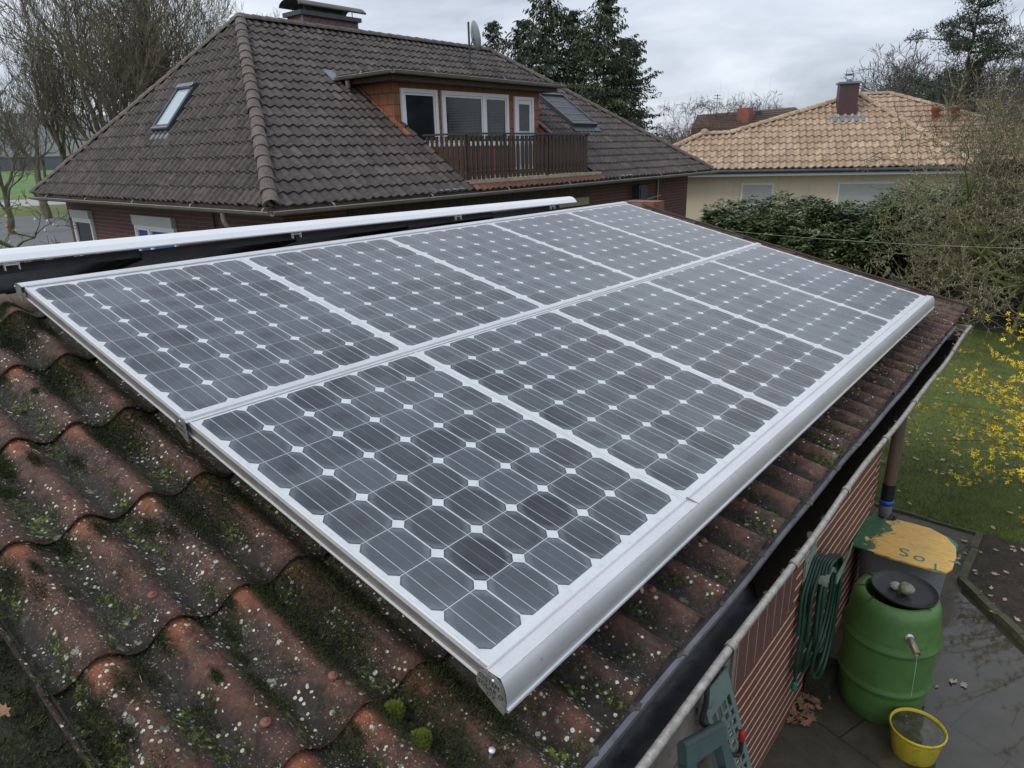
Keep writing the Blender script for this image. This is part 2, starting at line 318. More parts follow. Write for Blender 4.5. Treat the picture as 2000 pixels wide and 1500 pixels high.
    M['reel_green'] = plain('dark_sage_plastic', (.070, .115, .110), .38, 0, .15, 6)
    M['steel_dark'] = plain('dark_steel_tube', (.075, .072, .075), .35, .5)
    M['red'] = plain('red_rubber_tip', (.50, .03, .03), .4)
    M['downpipe'] = plain('brown_downpipe', (.17, .12, .095), .45, .1, .15, 8)
    M['black'] = plain('black_plastic_and_shade', (.012, .012, .013), .5)
    M['blue'] = plain('blue_ring', (.03, .10, .50), .4)
    M['screw'] = plain('rust_red_screw_cap', (.20, .078, .052), .6, 0, .2, 30)
    # wet paving
    s = NT('wet_concrete_slabs'); n1 = s.noise(1.3, 6, .6); n2 = s.noise(7, 7, .7); n3 = s.noise(60, 4, .7)
    vx = s.vec((1, 1, 1), rot=(0, 0, .32)); b = s.n('ShaderNodeTexBrick', inp={'Scale': 1.0, 'Mortar Size': .008, 'Mortar Smooth': .6, 'Brick Width': .62, 'Row Height': .62})
    b.inputs['Color1'].default_value = (.082, .068, .046, 1); b.inputs['Color2'].default_value = (.100, .085, .058, 1); b.inputs['Mortar'].default_value = (.042, .040, .024, 1)
    s.l(vx, b.inputs['Vector'])
    c = s.mix(s.math('MULTIPLY', s.mp(n2, .4, .65), .7), b.outputs[0], (.035, .033, .022))
    c = s.mix(s.math('MULTIPLY', s.mp(n1, .5, .62), .55), c, (.062, .062, .028))
    sx = s.n('ShaderNodeSeparateXYZ'); s.l(s.co(), sx.inputs[0])
    wet = s.mp(s.math('ADD', s.math('MULTIPLY', s.math('SUBTRACT', n1, .5), 1.1), s.math('ADD', s.mp(sx.outputs[0], .70, 1.05, -.30, .30), s.math('MULTIPLY', s.math('SUBTRACT', n2, .5), .3))), .0, .10)
    c = s.mix(wet, c, s.mix(.5, c, (.02, .02, .02)))
    hb = s.math('MULTIPLY', s.math('SUBTRACT', s.math('MULTIPLY', n3, .6), b.outputs['Fac']), s.math('SUBTRACT', 1.0, wet)); s.bump(hb, .006, .7)
    M['paving'] = s.fin(c, s.mp(wet, 0, 1, .62, .04), 0, .5)
    s = NT('lawn_soil_and_grass'); n1 = s.noise(.9, 5, .6); n2 = s.noise(6, 6, .7); n3 = s.noise(60, 5, .8, s.vec((1, 1, 1)))
    c = s.mix(s.mp(n1, .35, .65), (.13, .175, .038), (.14, .145, .05)); c = s.mix(s.mp(n2, .5, .68), c, (.060, .052, .032)); c = s.mix(s.mp(n3, .35, .65), c, s.mix(.5, c, (.16, .20, .05)))
    s.bump(s.math('ADD', n3, s.math('MULTIPLY', n2, .7)), .03); M['lawn'] = s.fin(c, .9)
    M['grass_blade'] = plain('grass_blade', (.15, .22, .048), .8, 0, .45, 3)
    M['soil'] = plain('dark_soil', (.045, .036, .028), .9, 0, .5, 10, .05, 30, dirt=(.085, .095, .035))
    M['ground'] = plain('rough_ground', (.075, .090, .040), .95, 0, .4, .3, .03, 6, dirt=(.07, .06, .045))
    M['field'] = plain('bright_meadow', (.10, .19, .05), .95, 0, .25, .08)
    M['asphalt'] = plain('grey_asphalt', (.145, .15, .155), .8, 0, .12, .5, .003, 40)
    M['road_pale'] = plain('pale_track', (.34, .35, .35), .8, 0, .08, .5)
    M['kerb'] = plain('mossy_kerb', (.085, .085, .05), .9, 0, .4, 12, .01, 50, dirt=(.10, .12, .02))
    M['warehouse'] = plain('pale_grey_cladding', (.42, .42, .45), .7, 0, .06, .2)
    M['warehouse_base'] = plain('slate_blue_cladding', (.15, .155, .18), .7, 0, .1, .2)
    M['bark'] = plain('greenish_bark', (.135, .120, .076), .9, 0, .35, 2)
    M['bark_far'] = plain('grey_brown_bark', (.105, .090, .078), .9, 0, .3, 2)
    M['bark_red'] = plain('reddish_twigs', (.135, .090, .072), .9, 0, .3, 2)
    M['birch'] = plain('birch_bark', (.34, .32, .29), .8, 0, .5, 3)
    M['bark_moss'] = plain('mossy_bark', (.15, .17, .055), .9, 0, .4, 6, .004, 60)
    M['twig_mag'] = plain('magnolia_twigs', (.16, .15, .085), .9, 0, .35, 3)
    M['bud'] = plain('pale_bud', (.40, .37, .22), .8, 0, .3, 9)
    M['bud_pink'] = plain('pink_bud', (.55, .38, .36), .8, 0, .3, 9)
    M['spruce'] = plain('spruce_needles', (.032, .050, .024), .8, 0, .6, 1.2)
    M['spruce_l'] = plain('spruce_needles_light', (.075, .095, .038), .8, 0, .5, 1.2)
    M['pine'] = plain('pine_needles', (.050, .078, .054), .8, 0, .5, 1.2)
    M['rhodo'] = plain('rhododendron_leaf', (.070, .108, .040), .45, 0, .55, 2.5)
    M['rhodo_l'] = plain('rhododendron_leaf_light', (.14, .18, .080), .45, 0, .4, 2.5)
    M['forsythia'] = plain('forsythia_petal', (.90, .68, .03), .6, 0, .12, 9)
    M['twig_y'] = plain('forsythia_cane', (.17, .14, .075), .8, 0, .3, 9)
    for n_, c_ in (('white', (.7, .7, .7)), ('orange', (.6, .20, .07)), ('yellow', (.6, .45, .1)), ('red', (.45, .06, .05)), ('blue', (.05, .12, .5))):
        M['egg_'+n_] = plain('painted_egg_'+n_, c_, .35, 0, .05)
    M['wire'] = plain('pale_line', (.35, .38, .30), .5)
setup_materials()

# ------------------------------------------------------------------ object helpers
ORG = {}
def tag(o, label=None, cat=None, group=None, kind=None):
    if label: o['label'] = label
    if cat: o['category'] = cat
    if group: o['group'] = group
    if kind: o['kind'] = kind
    return o
def thing(name, label, cat, loc=(0, 0, 0), group=None):
    o = bpy.data.objects.new(name, None); COL.objects.link(o); o.location = loc; o.empty_display_size = .2
    ORG[o.name] = Vector(loc); return tag(o, label, cat, group)
def link(me, name, parent=None, loc=(0, 0, 0)):
    o = bpy.data.objects.new(name, me); COL.objects.link(o)
    if parent: o.parent = parent; ORG[o.name] = ORG[parent.name]
    else: o.location = loc; ORG[o.name] = Vector(loc)
    return o
class MB:
    def __init__(s): s.v = []; s.f = []; s.mi = []; s.sm = []; s.c = {}; s.uv = {}
    def add(s, vs, fs, mi=0, smooth=False):
        b = len(s.v); s.v += [tuple(q) for q in vs]
        for f in fs: s.f.append(tuple(b+i for i in f)); s.mi.append(mi); s.sm.append(smooth)
        return b
    def quad(s, a, b, c, d, mi=0): s.add([a, b, c, d], [(0, 1, 2, 3)], mi)
    def box(s, lo, hi, mi=0, X=None, Y=None, Z=None, O=None):
        P = [Vector((x, y, z)) for x in (lo[0], hi[0]) for y in (lo[1], hi[1]) for z in (lo[2], hi[2])]
        if X is not None: P = [O+X*p.x+Y*p.y+Z*p.z for p in P]
        s.add(P, [(0, 1, 3, 2), (4, 6, 7, 5), (0, 4, 5, 1), (2, 3, 7, 6), (0, 2, 6, 4), (1, 5, 7, 3)], mi)
    def tube(s, pts, r, n=8, mi=0, cap=True, smooth=True, radii=None):
        pts = [Vector(p) for p in pts]; rings = []; prev = None
        for i, p in enumerate(pts):
            d = (pts[min(i+1, len(pts)-1)]-pts[max(i-1, 0)]).normalized()
            if prev is None:
                a = d.cross(Vector((0, 0, 1)));
                if a.length < .1: a = d.cross(Vector((1, 0, 0)))
            else: a = prev-d*prev.dot(d)
            a.normalize(); prev = a; b = d.cross(a); rr = radii[i] if radii else r
            rings.append([p+(a*math.cos(t)+b*math.sin(t))*rr for t in [2*math.pi*k/n for k in range(n)]])
        vs = [q for g in rings for q in g]; fs = []
        for i in range(len(pts)-1):
            for k in range(n): fs.append((i*n+k, i*n+(k+1) % n, (i+1)*n+(k+1) % n, (i+1)*n+k))
        s.add(vs, fs, mi, smooth)
        if cap:
            s.add(rings[0][::-1], [tuple(range(n))], mi); s.add(rings[-1], [tuple(range(n))], mi)
    def lathe(s, c, prof, n=40, mi=0, axis=None, sy=1.0, close=False):
        c = Vector(c); vs = []; fs = []
        Q = axis.to_track_quat('Z', 'Y').to_matrix() if axis is not None else Matrix.Identity(3)
        for r, z in prof:
            for k in range(n):
                t = 2*math.pi*k/n; vs.append(c+Q@Vector((r*math.cos(t), r*math.sin(t)*sy, z)))
        for i in range(len(prof)-1):
            for k in range(n): fs.append((i*n+k, i*n+(k+1) % n, (i+1)*n+(k+1) % n, (i+1)*n+k))
        s.add(vs, fs, mi, True)
    def extrude(s, poly, d, mi=0, smooth=False):
        poly = [Vector(p) for p in poly]; d = Vector(d); n = len(poly)
        s.add(poly+[p+d for p in poly], [tuple(range(n))[::-1], tuple(range(n, 2*n))], mi)
        s.add(poly+[p+d for p in poly], [(i, (i+1) % n, n+(i+1) % n, n+i) for i in range(n)], mi, smooth)
    def build(s, name, mats, parent=None, loc=(0, 0, 0), **tg):
        me = bpy.data.meshes.new(name); org = ORG[parent.name] if parent else Vector(loc)
        me.from_pydata([tuple(Vector(v)-org) for v in s.v], [], s.f)
        if not isinstance(mats, (list, tuple)): mats = [mats]
        for q in mats: me.materials.append(MAT[q] if isinstance(q, str) else q)
        me.polygons.foreach_set('material_index', s.mi); me.polygons.foreach_set('use_smooth', s.sm)
        me.update(); o = link(me, name, parent, loc)
        if tg: tag(o, **tg)
        return o
def fast_mesh(name, V, F, mats, parent=None, loc=(0, 0, 0), mi=None, smooth=False, corner_col=None, uv=None):
    """V (n,3) world coordinates, F (m,k) int array with equal-sized faces"""
    V = np.asarray(V, dtype=np.float32); F = np.asarray(F, dtype=np.int32); k = F.shape[1]
    org = np.array(ORG[parent.name] if parent else loc, dtype=np.float32)
    me = bpy.data.meshes.new(name); me.vertices.add(len(V)); me.vertices.foreach_set('co', (V-org).ravel())
    me.loops.add(F.size); me.loops.foreach_set('vertex_index', F.ravel()); me.polygons.add(len(F))
    me.polygons.foreach_set('loop_start', np.arange(0, F.size, k, dtype=np.int32))
    me.polygons.foreach_set('loop_total', np.full(len(F), k, dtype=np.int32))
    if not isinstance(mats, (list, tuple)): mats = [mats]
    for q in mats: me.materials.append(MAT[q])
    if mi is not None: me.polygons.foreach_set('material_index', np.asarray(mi, dtype=np.int32))
    me.polygons.foreach_set('use_smooth', np.full(len(F), smooth))
    me.update(calc_edges=True)
    if corner_col is not None:
        a = me.color_attributes.new('ws', 'FLOAT_COLOR', 'CORNER'); a.data.foreach_set('color', np.asarray(corner_col, dtype=np.float32).ravel())
    return link(me, name, parent, loc)
def text_mesh(txt, size, depth):
    cu_ = bpy.data.curves.new('t', 'FONT'); cu_.body = txt; cu_.size = size; cu_.extrude = depth; cu_.resolution_u = 3
    o = bpy.data.objects.new('t', cu_); COL.objects.link(o); dg = bpy.context.evaluated_depsgraph_get()
    me = bpy.data.meshes.new_from_object(o.evaluated_get(dg)); vs = [v.co.copy() for v in me.vertices]; fs = [tuple(p.vertices) for p in me.polygons]
    bpy.data.objects.remove(o); bpy.data.curves.remove(cu_); bpy.data.meshes.remove(me); return vs, fs

# ------------------------------------------------------------------ array frame: v down the slope, u along the ridge, h above the glass plane
AL = R_(13.208); CA, SA = math.cos(AL), math.sin(AL)
DV = Vector((CA, 0, -SA)); DU = Vector((0, 1, 0)); DN = Vector((SA, 0, CA))
def P(v, u, h=0): return DV*v+DU*u+DN*h
PW, PL, CP = .9995, 1.3357, .159
HS = -.18      # corrugated sheet crests
# ------------------------------------------------------------------ garage with corrugated roof
def corr_h(u):
    return .0255*(math.cos(2*math.pi*(u-.005)/.18)-1)
def build_garage():
    g = thing('garage', 'brick garage with a low corrugated red-brown roof that carries the solar panels', 'garage', (2.59, 2, -2.8))
    U0, U1, seg = -.66, 5.93, 14
    courses = [-.36, -.165, .354, .887, 1.41, 1.94, 2.456, 2.902]
    us = np.arange(U0, U1+1e-6, .18/seg); rs = np.random.RandomState(3)
    V = []; F = []; C = []
    for ci in range(len(courses)-1):
        v0, v1 = courses[ci], courses[ci+1]
        top = v0-(.06 if ci else 0); nrow = 14
        vs = np.linspace(top, v1, nrow+1)
        # sheet ends are not cut to one line: small step at each side lap
        lap = np.floor((us-U0+.25)/.9); off = (rs.rand(20)-.5)*.012
        base = len(V)
        for j, v in enumerate(vs):
            fr = (v-top)/(v1-top)
            for i, u in enumerate(us):
                h = corr_h(u)+HS+.020*fr-.006+.004*math.sin(u*2.1+v*1.7)+.0018*((lap[i] % 2)*2-1)
                vv = v+off[int(lap[i])]*fr + (.003*math.sin(u*23)*fr)
                V.append(P(vv, u, h))
        n = len(us)
        def cc(i, j):
            crest = .5+.5*math.cos(2*math.pi*(us[i]-.005)/.18); ed = (vs[j]-v0)/.53
            return (crest, max(0, min(1, ed)), 0.5, 1)
        for j in range(nrow):
            for i in range(n-1):
                F.append((base+j*n+i, base+(j+1)*n+i, base+(j+1)*n+i+1, base+j*n+i+1)); C += [cc(i, j), cc(i, j+1), cc(i+1, j+1), cc(i+1, j)]
        # lower edge thickness
        b2 = len(V)
        for i, u in enumerate(us):
            q = V[base+nrow*n+i]; V.append(q-DN*.0075)
        for i in range(n-1):
            F.append((base+nrow*n+i, b2+i, b2+i+1, base+nrow*n+i+1)); C += [(1.0, .0, .5, 1), (.2, .6, .5, 1), (.2, .6, .5, 1), (1.0, .0, .5, 1)]
        for j in range(nrow):  # near verge edge thickness
            b3 = len(V); V += [V[base+j*n]-DN*.008, V[base+(j+1)*n]-DN*.008]
            F.append((base+j*n, b3, b3+1, base+(j+1)*n)); C += [(.5, .9, .5, 1)]*4
            b3 = len(V); V += [V[base+j*n+n-1]-DN*.03, V[base+(j+1)*n+n-1]-DN*.03]
            F.append((base+j*n+n-1, base+(j+1)*n+n-1, b3+1, b3)); C += [(.5, .9, .5, 1)]*4
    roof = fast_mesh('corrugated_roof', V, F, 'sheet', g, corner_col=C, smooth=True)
    # far slope
    mb = MB(); R0 = P(-.36, 0, -.205); rx, rz = R0.x, R0.z
    mb.quad((rx, U0, rz), (rx, U1, rz), (rx-3.2, U1, rz-.75), (rx-3.2, U0, rz-.75)); mb.quad((rx, U0, rz-.03), (rx-3.2, U0, rz-.78), (rx-3.2, U1, rz-.78), (rx, U1, rz-.03))
    mb.build('far_roof_slope', 'black', g)
    # ridge caps
    mb = MB(); u = U0; k = 0
    while u < U1:
        rr = .085+.004*rnd.random(); zc = rz-.045+rnd.uniform(-.006, .006); a = []; n = 12
        for e_, rad in ((0, rr*.93), (.36, rr*1.06)):
            for t in range(n+1):
                th = math.pi*t/n; a.append((rx+math.cos(th)*rad*1.15, u+e_, zc+math.sin(th)*rad))
        mb.add(a, [(i, i+1, n+2+i, n+1+i) for i in range(n)], 0, True)
        mb.add(a[n+1:]+[(rx, u+.36, zc)], [(i, i+1, n+1) for i in range(n)], 0)
        u += .33; k += 1
    mb.build('ridge_caps', 'tile_far', g)
    # screws with caps on the crests
    for (v, u) in [(1.828, -.384+.024), (2.345, -.360), (1.301, -.36), (2.742, .725), (2.745, 1.085), (2.742, 1.445), (2.75, 1.985), (2.74, 2.525), (2.745, 3.065), (2.74, 3.605), (2.745, 4.145), (2.75, 4.685), (2.745, 5.225), (.78, -.36), (.25, -.36), (2.345, -.18+.005)]:
        mb = MB(); c = P(v, u, HS+corr_h(u)+.013)
        mb.lathe(c, [(.0125, -.003), (.0125, .0008), (.010, .003), (.005, .004), (.005, .007), (.0035, .008), (0.0001, .008)], 20, 0, DN)
        mb.build('screw_cap', 'screw', g)
    # walls
    mb = MB(); mb.box((-3.6, -.35, -2.8), (2.59, 1.42, -1.02), 0); mb.build('front_wall_infill', 'black', g)
    mb = MB(); mb.box((-3.6, 1.44, -2.8), (2.59, 4.205, -1.02), 0); mb.build('brick_wall', 'brick', g)
    mb = MB(); mb.box((-3.5, 4.2, -2.8), (2.35, 5.75, -1.02), 0); mb.build('rear_wall', 'brick', g)
    mb = MB(); mb.box((2.592, 1.50, -1.865), (2.600, 2.44, -1.27), 0)
    mb.build('soldier_course', 'soldier', g)
    # boarded front and fascia
    mb = MB()
    for k, (z0, z1) in enumerate([(-1.17, -1.02), (-1.34, -1.185), (-1.51, -1.355), (-1.70, -1.53), (-1.9, -1.72), (-2.1, -1.92), (-2.3, -2.12)]):
        mb.box((2.60, -.4, z0), (2.632+.003*(k % 2), 1.455, z1), 0)
    mb.box((2.685, -.4, -1.105), (2.705, 1.42, -1.02), 0); mb.box((2.680, -.4, -1.20), (2.702, 1.42, -1.115), 0); mb.box((2.672, -.4, -1.34), (2.694, 1.42, -1.212), 0)
    mb.build('boarding', 'wood_grey', g)
    mb = MB(); mb.box((2.602, 1.46, -2.8), (2.645, 1.495, -1.0), 0); mb.build('corner_post', 'wood_grey', g)
    mb = MB(); mb.box((2.60, 1.5, -1.15), (2.625, 5.85, -.93), 0); mb.box((2.60, -.4, -1.0), (2.625, 1.5, -.93), 0); mb.build('eaves_board', 'wood_dark', g)
    # gutter
    gx, gz, r = 2.780, -.945, .073; G0, G1 = -.9, 5.66
    mb = MB(); n = 14; ys = [G0+(G1-G0)*i/60 for i in range(61)]
    def bow(y): return .006*math.sin(y*1.9)+.004*math.sin(y*4.3+1)
    rows = []
    for y in ys:
        ring = []
        ring.append((gx-r-.03, y, gz+.030)); ring.append((gx-r-.004, y, gz+.012))
        for t in range(n+1):
            th = math.pi+math.pi*t/n; ring.append((gx+math.cos(th)*r+bow(y)*(t/n), y, gz+math.sin(th)*r*.95))
        rows.append(ring)
    k = len(rows[0])
    mb.add([q for g_ in rows for q in g_], [(i*k+j, i*k+j+1, (i+1)*k+j+1, (i+1)*k+j) for i in range(60) for j in range(k-1)], 0, True)
    mb.add([(q[0], q[1], q[2]) if not 2 <= j_ else (gx+(q[0]-gx)*1.04, q[1], gz+(q[2]-gz)*1.04) for g_ in rows for j_, q in enumerate(g_)], [(i*k+j, (i+1)*k+j, (i+1)*k+j+1, i*k+j+1) for i in range(60) for j in range(2, k-1)], 0, True)
    gut = mb.build('gutter', 'zinc', g)
    mb = MB(); pr_ = [(-.085, .022), (-.030, .000), (-.020, -.012), (-.014, -.016)]; nn = len(pr_)
    mb.add([(gx+a+.0035*math.sin(y*2.3+a*30)+.002*math.sin(y*7.1), y, gz+b) for y in ys for a, b in pr_], [(i*nn+j, i*nn+j+1, (i+1)*nn+j+1, (i+1)*nn+j) for i in range(60) for j in range(nn-1)], 0, False)
    mb.build('eaves_apron', 'apron', gut)
    mb = MB(); mb.add([(gx+a+.0035*math.sin(y*2.3+a*30)+.002*math.sin(y*7.1), y, gz+b+.0015) for y in ys for a, b in ((-.028, -.001), (-.0185, -.0135))], [(i*2, i*2+1, i*2+3, i*2+2) for i in range(60)]); mb.build('apron_fold', 'zinc_fold', gut)
    mb = MB(); mb.tube([(gx+r+.006+bow(y), y, gz+.004) for y in ys], .0130, 12); mb.build('bead', 'zinc_bead', gut)
    mb = MB()
    arc = [(gx+math.cos(math.pi+math.pi*t/n)*r, G1, gz+math.sin(math.pi+math.pi*t/n)*r*.95) for t in range(n+1)]
    mb.extrude(arc, (0, .004, 0)); mb.tube([(gx-r, G1+.002, gz+.002), (gx+r, G1+.002, gz+.002)], .005, 6); mb.build('end_cap', 'zinc_bead', gut)
    for y in (.80, 1.36, 2.07, 2.78, 3.45, 4.1, 4.75, 5.35):
        mb = MB(); mb.tube([(gx+math.cos(math.pi+math.pi*t/n)*(r+.006), y, gz+math.sin(math.pi+math.pi*t/n)*(r+.004)) for t in range(n+1)], .0045, 6)
        mb.lathe((gx+r+.006+bow(y), y-.012, gz+.004), [(.0175, 0), (.0175, .03)], 12, 0, Vector((0, 1, 0)))
        mb.build('gutter_bracket', 'zinc_bead', gut)
    mb = MB(); ww = .058
    zw = gz-.036; rv_ = random.Random(5); lft = [(gx-.052+rv_.uniform(-.004, .004), 1.30+k*.09, zw) for k in range(45)]; rgt = [(gx+.063-.010*max(0, 1-k/5)+rv_.uniform(-.003, .003), 1.12+k*.094, zw) for k in range(45)]; mb.add(lft+rgt, [(k, 45+k, 46+k, k+1) for k in range(44)]); mb.build('standing_water', 'water', gut)
    # downpipe
    d = MB(); d.tube([(gx, 4.42, gz-.065), (gx, 4.42, gz-.12), (2.70, 4.44, gz-.25), (2.655, 4.45, gz-.40), (2.65, 4.45, -1.93)], .042, 16); dp = d.build('downpipe', 'downpipe', g)
    d = MB(); d.tube([(2.65, 4.45, -1.93), (2.65, 4.45, -2.06)], .046, 16); d.build('sleeve', 'black', dp)
    d = MB(); d.lathe((2.65, 4.45, -2.10), [(.047, 0), (.050, 0), (.050, .04), (.047, .04)], 20); d.build('collar', 'blue', dp)
    d = MB(); d.lathe((2.65, 4.45, -2.20), [(.034, 0), (.044, .03), (.046, .10)], 20); d.build('outlet', 'bin_grey', dp)
    # verge board at the far end and the red block behind the ridge end
    mb = MB(); mb.box((-.60, 5.95, -.30), (-.22, 6.2, -.06)); mb.build('parapet_block', 'tile_red', g)
    mb = MB(); mb.extrude([P(-.36, 5.935, -.16), P(2.94, 5.935, -.165), P(2.94, 5.935, -.24), P(-.36, 5.935, -.26)], (0, .02, 0)); mb.build('verge_board', 'wood_dark', g)
    # broken mortar and tile scraps along the gutter, pale exposed patch near the eaves
    mb = MB()
    for i in range(34):
        u = .1+5.4*(i/34)**1.3+rnd.uniform(-.05, .05); c = P(2.905+rnd.uniform(-.006, .012), u+.08, HS-.050); q = .004+.016*rnd.random()**2
        vs = []
        for t in range(7):
            th = 2*math.pi*t/7; rr = q*rnd.uniform(.35, 1.5); vs.append(c+DV*rr*math.cos(th)*.8+DU*rr*1.7*math.sin(th))
        mb.extrude(vs, DN*.006)
    o = mb.build('mortar_scraps', 'mortar', g); o['kind'] = 'stuff'
    return g
build_garage()

# ------------------------------------------------------------------ solar panels
def panel_mesh():
    """built with its top-left corner at the origin, x = v, y = u, z = h"""
    rs = random.Random(5); fr = MB(); fw, fh = .0070, .042
    W, L = PW-.003, PL-.003
    for lo, hi in (((0, 0), (L, fw)), ((0, W-fw), (L, W)), ((0, fw), (fw, W-fw)), ((L-fw, fw), (L, W-fw))):
        fr.box((lo[0], lo[1], -.012), (hi[0], hi[1], .0022), 0)
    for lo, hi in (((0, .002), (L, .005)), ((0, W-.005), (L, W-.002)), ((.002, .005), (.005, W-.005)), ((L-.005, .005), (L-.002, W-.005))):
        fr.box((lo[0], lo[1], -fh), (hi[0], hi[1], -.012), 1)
    for lo, hi in (((0, -.004), (L, .012)), ((0, W-.012), (L, W+.0005))):
        fr.box((lo[0], lo[1], -fh-.003), (hi[0], hi[1], -fh), 0)
    return fr, W, L
def laminate(seed):
    rs = random.Random(seed); W, L = PW-.003, PL-.003
    vs = [(0.008, .008, 0), (L-.008, .008, 0), (L-.008, W-.008, 0), (.008, W-.008, 0)]; fs = [(0, 1, 2, 3)]; mi = [1]; col = [(0, 0, 0, 1)]*4; uv = [(0, 0)]*4
    vs += [(0.008, .008, -.006), (L-.008, .008, -.006), (L-.008, W-.008, -.006), (.008, W-.008, -.006)]; fs.append((7, 6, 5, 4)); mi.append(1); col += [(0, 0, 0, 1)]*4; uv += [(0, 0)]*4
    mu, mv = (W-6*CP)/2, (L-8*CP)/2; hx, ch = .0780, .0205
    streaky = rs.random()*.3
    for j in range(8):
        for i in range(6):
            cx, cy = mv+(j+.5)*CP, mu+(i+.5)*CP; f = max(0, min(1, rs.gauss(.32+streaky, .36))); b = max(0, min(1, rs.gauss(.35, .45)))
            pts = [(-hx+ch, -hx), (hx-ch, -hx), (hx, -hx+ch), (hx, hx-ch), (hx-ch, hx), (-hx+ch, hx), (-hx, hx-ch), (-hx, -hx+ch)]
            k = len(vs); vs += [(cx+a*(1.0), cy+c_*.987, .0007) for a, c_ in pts]; fs.append(tuple(range(k, k+8))); mi.append(0)
            col += [(f, b, 0, 1)]*8; uv += [(.5+c_/.16, .5+a/.16) for a, c_ in pts]
    for i in range(6):
        for q in (.255, .745):
            y = mu+(i+q)*CP; k = len(vs); x0, x1 = mv+.003, L-mv-.003
            vs += [(x0, y-.00105, .0012), (x1, y-.00105, .0012), (x1, y+.00105, .0012), (x0, y+.00105, .0012)]; fs.append((k, k+1, k+2, k+3)); mi.append(2); col += [(0, 0, 0, 1)]*4; uv += [(0, 0)]*4
    me = bpy.data.meshes.new('cell_sheet'); me.from_pydata(vs, [], fs)
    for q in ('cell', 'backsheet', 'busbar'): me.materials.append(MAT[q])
    me.polygons.foreach_set('material_index', mi); a = me.color_attributes.new('rnd', 'FLOAT_COLOR', 'CORNER'); a.data.foreach_set('color', [x for c in col for x in c])
    u = me.uv_layers.new(name='uv'); u.data.foreach_set('uv', [x for c in uv for x in c]); me.update(); return me
frMB, _, _ = panel_mesh()
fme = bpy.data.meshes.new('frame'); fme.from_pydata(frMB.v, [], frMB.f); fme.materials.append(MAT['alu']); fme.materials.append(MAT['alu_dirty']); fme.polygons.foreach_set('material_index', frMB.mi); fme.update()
ordn = ['first', 'second', 'third', 'fourth', 'last']
fme_shade = fme.copy(); fme_shade.materials.clear(); fme_shade.materials.append(MAT['black']); fme_shade.materials.append(MAT['black'])  # black frame copy paints the shade under the far array
def place_panel(c, r, flip=False):
    o = bpy.data.objects.new('solar_panel', None); COL.objects.link(o)
    if not flip:
        o.location = P(r*PL+.0015, c*PW+.0015, 0); o.rotation_euler = (0, AL, 0)
        where = {0: 'first from the near left corner', 1: 'second from the near left end', 2: 'in the middle', 3: 'fourth from the near left end', 4: 'at the far right end'}[c]
        row = 'upper row next to the ridge' if r == 0 else 'lower row above the gutter'
        tag(o, 'dusty monocrystalline solar panel, %s, %s' % (row, where), 'solar panel', 'solar panels in two rows on the garage roof')
    else:
        o.location = (-.60, (c+1)*PW-.25, .040-.0104*((c+1)*PW)); o.rotation_euler = (0, R_(14), math.pi)
        tag(o, 'dark underside of a solar panel on the far slope, %s from the left' % ordn[c], 'solar panel', 'solar panels on the far slope')
    ORG[o.name] = Vector(o.location)
    for nm, me in (('frame', fme_shade if flip else fme), ('cell_sheet', laminate(10+c*7+r*31))):
        q = bpy.data.objects.new(nm, me); COL.objects.link(q); q.parent = o
for r in (0, 1):
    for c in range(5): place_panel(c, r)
for c in range(5): place_panel(c, 0, True)

# ------------------------------------------------------------------ cover profiles with stamped end caps
def section(pts, u0, u1, name, mat, parent, smooth=True):
    mb = MB(); n = len(pts); A_ = [P(v, u0, h) for v, h in pts]; B_ = [P(v, u1, h) for v, h in pts]
    mb.add(A_+B_, [(i, i+1, n+i+1, n+i) for i in range(n-1)], 0, smooth); return mb.build(name, mat, parent)
def arc(p0, p1, bulge, n=10):
    v0, h0 = p0; v1, h1 = p1; cx, cy = (v0+v1)/2, (h0+h1)/2; dx, dy = v1-v0, h1-h0; nx, ny = -dy, dx; o = []
    for i in range(n+1):
        t = i/n; b = bulge*4*t*(1-t); o.append((v0+dx*t+nx*b, h0+dy*t+ny*b))
    return o
# lower profile
t = thing('lower_cover_profile', 'curved silver aluminium cover profile along the lower edge of the solar panels', 'cover profile', P(2.67, 0, 0))
low = [(2.667, .004), (2.674, .010), (2.6755, .006)]
section(low+[(2.6765, .006), (2.712, .0115)], -.010, 5.03, 'flat_flange', 'alu_cover', t, False)
section(arc((2.7125, .0112), (2.7440, -.058), .10, 14), -.010, 5.03, 'curved_face', 'alu_cover', t)
section([(2.7445, -.058), (2.750, -.060), (2.752, -.066), (2.746, -.070), (2.740, -.068)], -.010, 5.03, 'bottom_lip', 'alu', t, False)
def cap(parent, outline, u, mirror=False, texts=()):
    mb = MB(); poly = [P(v, u, h) for v, h in outline]; mb.extrude(poly, DU*(-.0022))
    c = mb.build('end_cap', 'cap', parent)
    for (txt, size, v, h) in texts:
        vs, fs = text_mesh(txt, size, .0003); tb = MB()
        tb.add([P(v+q.x*1.0, u-.0026-q.z, h+q.y) for q in vs], fs); tb.build('lettering', 'ink', c)
    b = MB(); b.lathe(P(outline[1][0]-.002, u-.0022, outline[1][1]-.014), [(.0001, .003), (.003, .0025), (.004, 0)], 12, 0, -DU); b.build('rivet', 'alu', c)
    return c
outl = [(2.668, .004), (2.700, .0105)]+arc((2.7135, .0115), (2.7455, -.064), .10, 8)[1:]+[(2.742, -.078), (2.715, -.070), (2.690, -.060), (2.664, -.052), (2.652, -.040), (2.652, -.018), (2.658, -.003)]
cap(t, outl, -.0125, texts=(('SYSTEM', .0185, 2.656, -.022), ('SOLAR O', .0185, 2.657, -.040), ('D P', .016, 2.688, -.056)))
cap(t, outl, 5.033)
for u in (1.0, 2.0, 3.0, 4.0):
    pass
